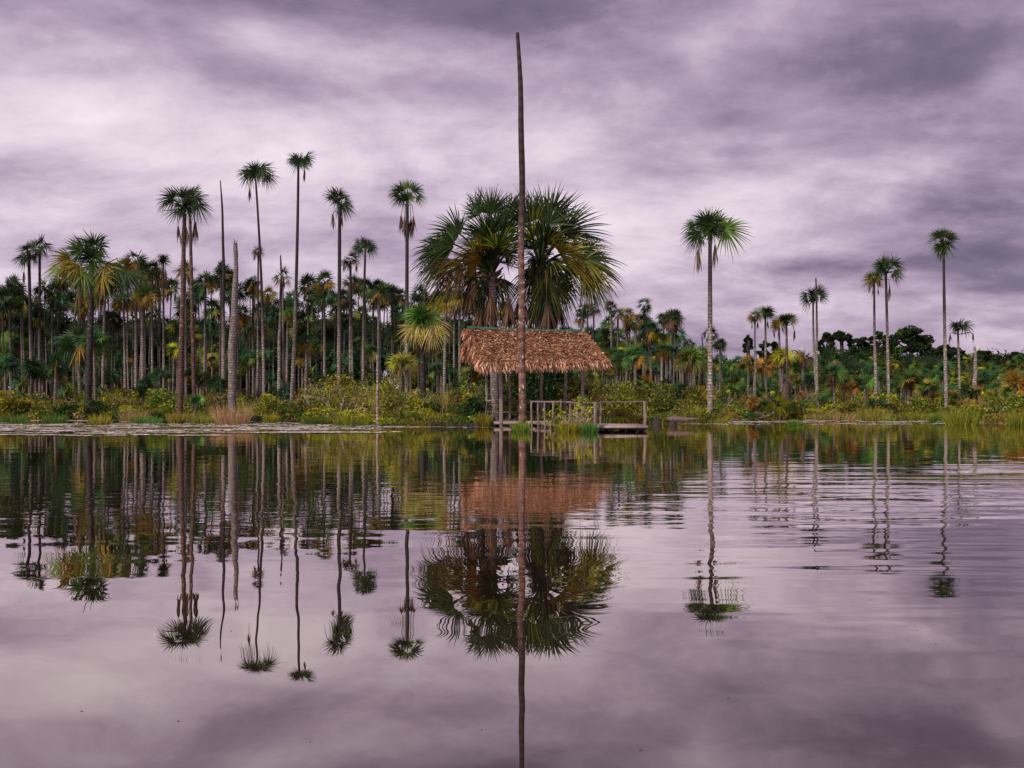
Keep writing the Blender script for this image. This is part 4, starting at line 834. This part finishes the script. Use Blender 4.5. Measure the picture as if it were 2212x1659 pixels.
shrub('grassy green bush between the slim round-crowned palm and the close pair', 1990, 59, 46, 90, ['olive', 'green', 'lime'], [3, 2, 1], 1300, .18, 5)
shrub('leafy bush at the right picture edge', 2200, 48, 60, 70, ['olive', 'green', 'lime'], [2, 2, 1], 1300, .17, 5)

# grass
def blades(mb, X_, Y_, gz, n, rad, h, cols, wd_=.02, lean=.35):
    a = rng.uniform(0, 6.28, n); q = np.sqrt(rng.uniform(0, 1, n)) * rad
    base = np.stack([X_ + np.cos(a) * q, Y_ + np.sin(a) * q, np.full(n, gz)], 1)
    v = nrm(np.stack([np.cos(a) * lean * (.3 + q / rad), np.sin(a) * lean * (.3 + q / rad), np.ones(n)], 1) + rng.normal(size=(n, 3)) * .12)
    strips(mb, base, v, h * rng.uniform(.55, 1.1, n), wd_, nrm(np.stack([rng.normal(size=n), rng.normal(size=n) * .5, np.zeros(n)], 1)), rng.uniform(0, .35, n), cols, 3, np.array([.8, 1, .7, .1]))

# thicket: uncountable undergrowth between the shore and the forest
mb = MB(); tw = MB()
NCL = 3000
for i in range(NCL):
    px = random.uniform(-350, 2560); q = random.random() ** 1.3
    D = shore(px) + .4 + q * 38
    if 1000 < px < 1300 and D < 47: continue
    ytop = np.interp(px, [0, 300, 600, 700, 900, 1100, 1300, 1500, 1600, 2212], [838, 845, 850, 830, 835, 825, 830, 838, 850, 850])
    ytop += 13 * math.sin(px * .023) + 9 * math.sin(px * .061 + 1) + 5 * math.sin(px * .13)
    hmax = CAMZ + (HY - ytop) / F * D
    X_ = wx(px, D); gz = float(ground(np.array(X_), np.array(D)))
    h = max(.4, min(hmax - gz, 2.9) * random.uniform(.35, 1.0)) * (.22 + .78 * min(1, (D - shore(px)) / 9))
    rad = random.uniform(.4, 1.3); nl = int(115 * (50 / D) * (1 + rad))
    a = rng.uniform(0, 6.28, nl); z = rng.uniform(0, 1, nl) ** .7; qq = np.sqrt(rng.uniform(0.1, 1, nl)) * rad * np.sqrt(1 - .75 * z ** 2)
    C = np.stack([X_ + np.cos(a) * qq, D + np.sin(a) * qq, gz + .05 + z * h], 1)
    if px < 1000: ks, ws = ['olive', 'green', 'lime', 'dark', 'gold', 'straw'], [4, 3, 2.0, 2.0, .8, 1.0]
    else: ks, ws = ['olive', 'green', 'lime', 'dark', 'gold', 'orange', 'teal'], [4, 2.6, 2.4, 1.3, 1.0, .2, .5]
    k = ks[int(rng.choice(len(ks), p=np.array(ws) / sum(ws)))]
    if random.random() < .42:      # sedge and fern clumps between the leafy ones
        n3 = nl // 2; kk_ = random.choice(['straw', 'olive', 'lime', 'green', 'gold', k])
        blades(mb, X_, D, gz, n3, rad * .8, h * 1.05, pc(kk_, n3, .3), .03 * D / 50, .55)
    else: leaves(mb, C, rng.uniform(.08, .24, nl) * random.uniform(.8, 1.5) * (D / 55), pc(k, nl, .22))
    if random.random() < .30:
        for j in range(3):
            p = np.array([X_ + random.uniform(-.5, .5), D, gz]); d = nrm(np.array([random.uniform(-.7, .7), random.uniform(-.4, .1), 1]))
            L = h * random.uniform(.8, 1.35); p2 = p + d * L * .5; p3 = p2 + nrm(d + rng.normal(size=3) * .3) * L * .5
            tube(tw, [p, p2, p3], [.02, .014, .007], (1, 1, 1), n=4, cap=False)
tag(mb.build('undergrowth', M_LEAF), kind='stuff'); tag(tw.build('dry_twigs', M_TWIG), kind='stuff')

def tussock(label, px, D, hpx, wpx, kinds, wts, n=420, lean=.3, group=None):
    s = D / F; X_ = wx(px, D); B = (X_, D, -.12); mb = MB(); wt_ = max(.016, .55 * s)
    blades(mb, X_, D, -.12, n, wpx * s / 2 * .8, hpx * s + .12, mixc(kinds, wts, n), wt_, lean)
    blades(mb, X_, D, -.12, n // 2, wpx * s / 2, (hpx * s) * .6 + .12, mixc(['green', 'dark', kinds[0]], [1, 1, 1], n // 2), wt_, lean)
    o = mb.build('grass_tussock', M_GRASS, origin=B); o.location = B; tag(o, label, 'grass tussock', group)
for a in [
 ('green and straw tussock among lily pads, leftmost of the round ones', 118, 47, 26, 50, ['bright', 'gold', 'green'], [2, 1, 2]),
 ('yellow tussock among lily pads in front of the big golden palm', 214, 43.5, 30, 46, ['lime', 'gold', 'straw'], [3, 2, 1]),
 ('low dark green wide tussock at the left edge', 30, 50, 22, 60, ['green', 'bright', 'olive'], [2, 1, 1]),
 ('long bright green low tussock left of the reddish-brown trunk', 315, 49, 20, 72, ['bright', 'green'], [2, 2]),
 ('yellow tuft right of the long green tussock', 380, 46.5, 32, 26, ['lime', 'gold', 'straw'], [2, 2, 1]),
 ('brownish tussock below the reddish-brown trunk', 410, 48, 28, 60, ['olive', 'straw', 'green'], [2, 1, 2]),
 ('tawny tussock left of the long green one', 290, 51, 34, 60, ['straw', 'olive', 'pink'], [2, 2, 1]),
 ('green-gold tussock left of the pink grass clump', 440, 46, 26, 46, ['lime', 'green', 'straw'], [2, 2, 1]),
 ('big pinkish dry grass clump round the ringed dead trunk', 502, 45.3, 56, 78, ['pink', 'straw', 'olive'], [4, 1, 1]),
 ('yellow tuft right of the pink grass clump', 585, 47.5, 26, 22, ['lime', 'gold'], [2, 1]),
 ('short yellow tuft left of the tangled shrub', 618, 50, 20, 30, ['gold', 'olive'], [1, 2]),
 ('green tussock under the tangled shrub, left part', 680, 45, 26, 50, ['bright', 'olive', 'green'], [1, 2, 2]),
 ('wide green and ochre tussock left of the thin dead stub', 760, 42.2, 36, 80, ['olive', 'lime', 'green'], [2, 2, 2]),
 ('bright green reeds right of the thin dead stub', 868, 43.5, 24, 72, ['bright', 'teal', 'green'], [2, 1, 1]),
 ('yellow grass clump left of the hut', 955, 42, 34, 56, ['lime', 'gold', 'olive'], [2, 1, 2]),
 ('golden grass left of the dark glossy shrub', 995, 41.5, 34, 40, ['gold', 'lime', 'olive'], [2, 2, 1]),
 ('yellow reeds under the pale-green creeper bush', 1043, 40.2, 34, 26, ['gold', 'lime'], [2, 1]),
 ('bright green grass tuft at the foot of the very tall bare trunk', 1125, 34.4, 28, 34, ['bright', 'lime', 'green'], [2, 2, 1]),
 ('yellowish grass tuft in front of the walkway, left', 1225, 34.2, 28, 36, ['lime', 'olive', 'gold'], [2, 1, 1]),
 ('green grass patch below the sapling', 1252, 34.6, 22, 54, ['lime', 'green', 'olive'], [2, 2, 1]),
 ('vivid green reed tuft near the jetty corner post', 1274, 33.6, 26, 26, ['bright', 'teal'], [3, 1]),
 ('olive tussock at the base of the spotted palm trunk', 1534, 47, 16, 60, ['olive', 'green', 'straw'], [2, 1, 1]),
 ('low olive tussock between the log and the spotted trunk', 1492, 47, 18, 46, ['olive', 'green'], [2, 1]),
 ('small round green tuft floating alone right of the spotted trunk', 1718, 43.5, 16, 32, ['bright', 'lime', 'green'], [2, 1, 2]),
 ('reddish dry tussock at the water below the leaning palm', 1812, 55, 24, 70, ['pink', 'straw', 'olive'], [1, 1, 2]),
 ('russet tussock left of the one below the leaning palm', 1765, 55, 18, 60, ['olive', 'straw'], [2, 1]),
 ('tawny tussock at the water below the close pair', 1885, 55, 34, 80, ['olive', 'straw', 'lime'], [3, 1, 1]),
 ('tiny green tuft on the water below the close pair', 1922, 51, 12, 20, ['bright', 'lime'], [1, 1]),
 ('olive tussock between the close pair and the slim round-crowned palm', 1975, 54, 26, 70, ['olive', 'green', 'lime'], [3, 1, 1]),
 ('large yellow-green tussock at far right below the headless trunk', 2078, 43, 46, 62, ['lime', 'olive', 'green'], [2, 2, 2]),
 ('brownish tussock right of the large yellow-green one', 2160, 50, 24, 50, ['straw', 'olive'], [1, 2]),
 ('green and yellow tussock at the right picture edge', 2208, 42.5, 44, 60, ['lime', 'green', 'olive'], [2, 2, 2]),
 ('bush-like green tussock right of the slim round-crowned palm', 2030, 51, 26, 36, ['green', 'bright', 'olive'], [1, 1, 1]),
]: tussock(*a)
mb = MB()
for i in range(280):
    px = random.uniform(-350, 2560); D = shore(px) + random.uniform(0, 6)
    if 1040 < px < 1440 and D < 46: continue
    X_ = wx(px, D); n = 34
    k = random.choice(['olive', 'lime', 'green', 'straw', 'olive', 'green'] if px < 1560 else ['olive', 'lime', 'gold', 'straw', 'olive', 'green'])
    blades(mb, X_, D, max(-.15, float(ground(np.array(X_), np.array(D))) - .05), n, random.uniform(.3, .6), random.uniform(.2, .8), pc(k, n, .4), .028, .4)
tag(mb.build('shore_grass', M_GRASS), kind='stuff')

# dark root mat and stones on the bank left of the hut, log, drifting wood
for (lab, px, D, w_, h_) in (('black root lump on the waterline left of the hut, larger', 948, 40.6, 34, 15), ('black root lump right beside the larger one', 973, 40.6, 14, 14), ('low black root bank left of the root lumps', 905, 41.2, 34, 8),
                          ('low black peat bank right of the root lumps', 1012, 40.3, 70, 9)):
    s = D / F; B = np.array([wx(px, D), D, -.1]); mb = MB(); th = np.linspace(0, np.pi, 12)
    for j in range(9):
        x0 = random.uniform(-.5, .5) * w_ * s; L = w_ * s * random.uniform(.3, .6); hh_ = h_ * s * random.uniform(.6, 1.1)
        P = np.stack([B[0] + np.clip(x0 + np.cos(th) * L * .5, -w_ * s * .55, w_ * s * .55), B[1] + random.uniform(-.3, .3) + 0 * th, B[2] + np.sin(th) * hh_], 1); tube(mb, P, random.uniform(.05, .12), (random.uniform(.5, 1.2),) * 3, n=6, jit=.25)
    o = mb.build('root_mass', M_DWOOD, origin=B); o.location = B; tag(o, lab, 'root mass')
D = 42; s = D / F
B = np.array([wx(1465, D), D, 0]); mb = MB()
tube(mb, [[wx(1440, D), D, wz(904, D)], [wx(1456, D), D, wz(905, D)], [wx(1475, D), D - .2, wz(906, D)], [wx(1508, D), D - .3, wz(904, D) ]], [.07, .13, .10, .03], (3.2, 2.8, 2.8), n=8, jit=.15)
tube(mb, [[wx(1455, D), D, -.3], [wx(1453, D), D, .1], [wx(1458, D), D, wz(905, D)]], [.24, .2, .12], (1, 1, 1), n=8, jit=.2)
o = mb.build('fallen_log', M_DWOOD, origin=B); o.location = B; tag(o, 'grey log resting on a black stump in the water right of the jetty', 'log')
mb = MB(); B = np.array([wx(1418, 42.5), 42.5, -.2]); tube(mb, [B, B + [0.05, 0, .35], B + [-.02, 0, .62]], [.3, .22, .08], (1, 1, 1), n=9, jit=.25); o = mb.build('tree_stump', M_DWOOD, origin=B); o.location = B; tag(o, 'black stump in the water between the jetty and the log', 'stump')
for (lab, pts, D) in (('pale bare stick leaning out of the water left of the grey driftwood fork', [(1640, 903), (1652, 900), (1664, 896), (1674, 888)], 56), ('pale forked driftwood stick beside the yellow-green low palm', [(1632, 889), (1645, 896), (1656, 901)], 56.3)):
    B = np.array([wx(pts[0][0], D), D, 0]); mb = MB(); tube(mb, [[wx(x, D), D, wz(y, D)] for x, y in pts], [.035 + .01 * j for j in range(len(pts))], (1.3,) * 3, n=6)
    o = mb.build('driftwood', M_DULL, origin=B); o.location = B; tag(o, lab, 'driftwood')
# long dark pole leaning at the hut's left
mb = MB(); B = np.array([wx(1044, 40.3), 40.3, -.1]); tube(mb, [B, [wx(1052, 40.6), 40.6, wz(868, 40.6)]], [.04, .03], (2,) * 3, n=6); o = mb.build('leaning_pole', M_DWOOD, origin=B); o.location = B; tag(o, 'dark stick leaning against the hut left corner', 'stick')

# ---------------------------------------------------------------- lily pads
m, nt2, N, Lk = newmat('lily_pad')
out = N.new('ShaderNodeOutputMaterial'); at = N.new('ShaderNodeAttribute'); at.attribute_name = 'tint'
p = N.new('ShaderNodeBsdfPrincipled'); p.inputs['Roughness'].default_value = .4; p.inputs['Specular IOR Level'].default_value = .35; Lk.new(at.outputs['Color'], p.inputs['Base Color']); Lk.new(p.outputs[0], out.inputs['Surface'])
M_PAD = m
def pad(mb, X_, Y_, r, z=.008, col=None):
    a0 = random.uniform(0, 6.28); th = a0 + np.linspace(.18, 6.1, 13)
    V = np.concatenate([[[X_, Y_, z]], np.stack([X_ + np.cos(th) * r, Y_ + np.sin(th) * r, z + rng.uniform(-.002, .012, 13)], 1)])
    mb.add(V, [[0, i, i + 1] for i in range(1, 13)], col)
def padcol(): return np.array(random.choice([(.42, .35, .34), (.52, .44, .43), (.32, .28, .20), (.18, .19, .08), (.6, .52, .5)])) * random.uniform(.8, 1.15)  # pale pinkish greys put the sky's reflection into the pad colour
streaks = []
random.seed(21)
for i in range(300):  # (px centre, reference y, half-length px, count)
    if i < 225:
        px = random.uniform(-150, 800); y = random.uniform(903, 942 if px < 520 else 936); 
    elif i < 240: px = random.uniform(800, 1060); y = random.uniform(916, 924)
    else: px = random.uniform(1470, 2300); y = random.uniform(902, 917)
    streaks.append((px, y, random.uniform(20, 100), random.randint(8, 24)))
pads = []
for (px, y, hl, cnt) in streaks:
    for j in range(cnt):
        x = px + random.gauss(0, .5) * hl; yy = y + random.gauss(0, .3); D = CAMZ * F / (yy - HY)
        if D < shore(x) + 1 and D > 28: pads.append((wx(x, D), D, random.uniform(.12, .28)))
pads.sort(key=lambda q: -q[2] / q[1])
gl_, gr_ = 'lily pads in the left mat', 'lily pads right of the spotted trunk'
for (X_, Y_, r) in pads[:160]:
    mb = MB(); pad(mb, X_, Y_, r, .012, padcol()); o = mb.build('lily_pad', M_PAD, origin=(X_, Y_, 0)); o.location = (X_, Y_, 0)
    left = X_ / Y_ < .1
    tag(o, 'pale round lily pad floating at the open-water edge of the mat left of the hut' if left else 'pale round lily pad floating in the streaks right of the spotted palm trunk', 'lily pad', gl_ if left else gr_)
mb = MB()
for (X_, Y_, r) in pads[160:]: pad(mb, X_, Y_, r, random.uniform(.005, .01), padcol())
tag(mb.build('lily_pad_mat', M_PAD), kind='stuff')

random.seed(5)
for i in range(22):
    y = random.uniform(1290, 1640); x = random.uniform(60, 2100); D = CAMZ * F / (y - HY); X_ = wx(x, D)
    mb = MB(); r = random.uniform(.004, .009); a = random.uniform(0, 6.28); c, s_ = math.cos(a) * r, math.sin(a) * r
    mb.add([[X_ - c, D - s_, .001], [X_ + s_ * .45, D - c * .45, .0015], [X_ + c, D + s_, .001], [X_ - s_ * .45, D + c * .45, .0015]], [[0, 1, 2, 3]], pc('dead')[0])
    o = mb.build('floating_leaf', M_DEAD, origin=(X_, D, 0)); o.location = (X_, D, 0); tag(o, 'tiny dark leaf fleck drifting on the open water near the viewer', 'leaf', 'leaf flecks on the near water')
# ---------------------------------------------------------------- forest
def lobe(mb, C, rx, ry, rz, n, sz, kinds, wts, core=True):
    v = nrm(rng.normal(size=(n, 3))); q = rng.uniform(.72, 1.08, n)[:, None] * (1 + .12 * np.sin(v[:, :1] * 7 + C[0]) * np.cos(v[:, 1:2] * 6 + v[:, 2:3] * 5))
    P = np.asarray(C) + v * q * [rx, ry, rz]
    c1 = mixc(kinds, wts, 1)[0]; col = c1 * rng.uniform(.6, 1.5, (n, 1))
    leaves(mb, P, rng.uniform(.6, 1.3, n) * sz, col)
    if core:
        th = np.linspace(0, np.pi, 6); ph = np.linspace(0, 2 * np.pi, 9)[:-1]
        V = np.array([[math.sin(t) * math.cos(p_), math.sin(t) * math.sin(p_), math.cos(t)] for t in th for p_ in ph]) * [rx * .66, ry * .66, rz * .66] * rng.uniform(.85, 1.05, (48, 1)) + np.asarray(C)
        Q = [[i * 8 + j, i * 8 + (j + 1) % 8, (i + 1) * 8 + (j + 1) % 8, (i + 1) * 8 + j] for i in range(5) for j in range(8)]
        mb.add(V, Q, c1 * .8)
XT = [-600, 0, 100, 200, 300, 420, 500, 600, 700, 800, 900, 1000, 1100, 1250, 1320, 1400, 1480, 1540, 1620, 1700, 1800, 1900, 2000, 2100, 2160, 2300, 2900]
YT = [670, 655, 660, 675, 670, 680, 675, 665, 670, 670, 675, 675, 690, 715, 715, 745, 760, 765, 778, 750, 744, 741, 742, 757, 756, 754, 754]
mb = MB()
for i in range(560):
    px = random.uniform(-450, 2680); far = random.random()
    D = random.uniform(112, 175) if px < 1400 else random.uniform(135, 215)
    yt = np.interp(px, XT, YT) + random.uniform(-6, 14) + (1 - far) * 34
    top = wz(yt, D); rz = random.uniform(2.2, 4.5); rx = random.uniform(2.6, 5)
    lobe(mb, (wx(px, D), D, max(top - rz, 1)), rx, rx, rz, 330, .52 * D / 130, ['dark', 'green', 'teal', 'olive'], [8, .8, .5, .5] if px < 1500 else [8, 1.2, 1.5, .6])
for i in range(430):
    px = random.uniform(-450, 2680); D = random.uniform(100, 130) if px < 1500 else random.uniform(105, 150)
    yt = random.uniform(735, 835) if px < 1500 else random.uniform(792, 838)
    top = wz(yt, D); rz = random.uniform(1.5, 3.2); rx = random.uniform(2, 4)
    lobe(mb, (wx(px, D), D, max(top - rz, .6)), rx, rx * .8, rz, 240, .48, ['dark', 'green', 'teal', 'olive'], [6 if px < 1500 else 2, 1.5 if px < 1500 else 3, 1.2, .8 if px < 1500 else 2])
tag(mb.build('forest_mass', M_LEAF), kind='stuff')

def broad(label, px, ytop, D, wpx, hpx, kinds=('dark', 'green'), nl=9, sky_gaps=False, wts=(4, 1)):
    s = D / F; X_ = wx(px, D); B = np.array([X_, D, 0.]); root = empty('broadleaf_tree', tuple(B), label, 'tree')
    top = wz(ytop, D); h = hpx * s; wd_ = wpx * s
    mb = MB(); tb = MB(); tz = top - h
    tube(tb, [B, B + [.2, 0, tz * .5], [X_, D, tz + h * .2]], [.5, .4, .3], n=8)
    for i in range(nl * 5):
        x = random.uniform(-1, 1); lim = math.sqrt(1 - x * x * .92)
        k_ = random.uniform(0, 1) ** .45
        zc = top - h * (1 - lim) * .8 - h * (1.25 if not sky_gaps else .7) * (1 - k_) - h * .06
        C = np.array([X_ + x * wd_ * .47, D + random.uniform(-1, 1) * wd_ * .3 * lim, zc])
        f = random.uniform(.5, 1.3)
        lobe(mb, C, wd_ * .11 * f, wd_ * .12 * f, h * .09 * f, 130 if not sky_gaps else 80, .42 * D / 130, list(kinds), list(wts), core=False)
        if i % 4 == 0: tube(tb, [[X_, D, tz + h * .1], (np.array([X_, D, tz + h * .3]) + C) / 2 + rng.normal(size=3) * .3, C], [.22, .14, .05], n=6)
    tb.build('trunk', M_DARK, root, origin=B); mb.build('crown', M_LEAF, root, origin=B)
for a in [
 ('huge spreading domed forest tree on the skyline right of the close pair', 1968, 706, 150, 90, 62, ('dark', 'green'), 13),
 ('flat-topped forest tree on the skyline behind the close pair', 1898, 716, 155, 56, 44, ('dark', 'green'), 8),
 ('rounded dark tree on the skyline left of the close pair', 1856, 727, 150, 52, 46, ('dark',), 8, False, (1,)),
 ('broken-crowned dark tree on the skyline right of the leaning palm', 1785, 716, 150, 36, 52, ('dark',), 7, False, (1,)),
 ('open umbrella-like tree with sky showing through right of the leaning palm', 1818, 715, 150, 46, 26, ('dark',), 8, True, (1,)),
 ('tiny lone tree standing clear on the skyline left of the four short palms', 1616, 725, 150, 20, 34, ('dark',), 5, True, (1,)),
 ('dark round tree behind the four short palms', 1662, 734, 150, 50, 40, ('dark',), 7, False, (1,)),
 ('broad dark tree on the skyline behind the slim round-crowned palm', 2045, 744, 150, 80, 40, ('dark',), 9, False, (1,)),
 ('low dark forest tree right of the headless trunk', 2128, 756, 150, 50, 34, ('dark', 'green'), 7),
 ('pale-topped forest tree at the right picture edge', 2196, 760, 150, 60, 34, ('dark', 'green'), 8),
 ('dark bushy tree rising right behind the hut roof end', 1300, 706, 105, 70, 70, ('dark', 'green'), 10),
 ('dark tree crown at the left picture edge behind the palms', 8, 640, 118, 60, 70, ('dark',), 9, False, (1,)),
]: broad(*a)
print('objects', len(bpy.data.objects), 'faces', sum(len(m_.polygons) for m_ in bpy.data.meshes))
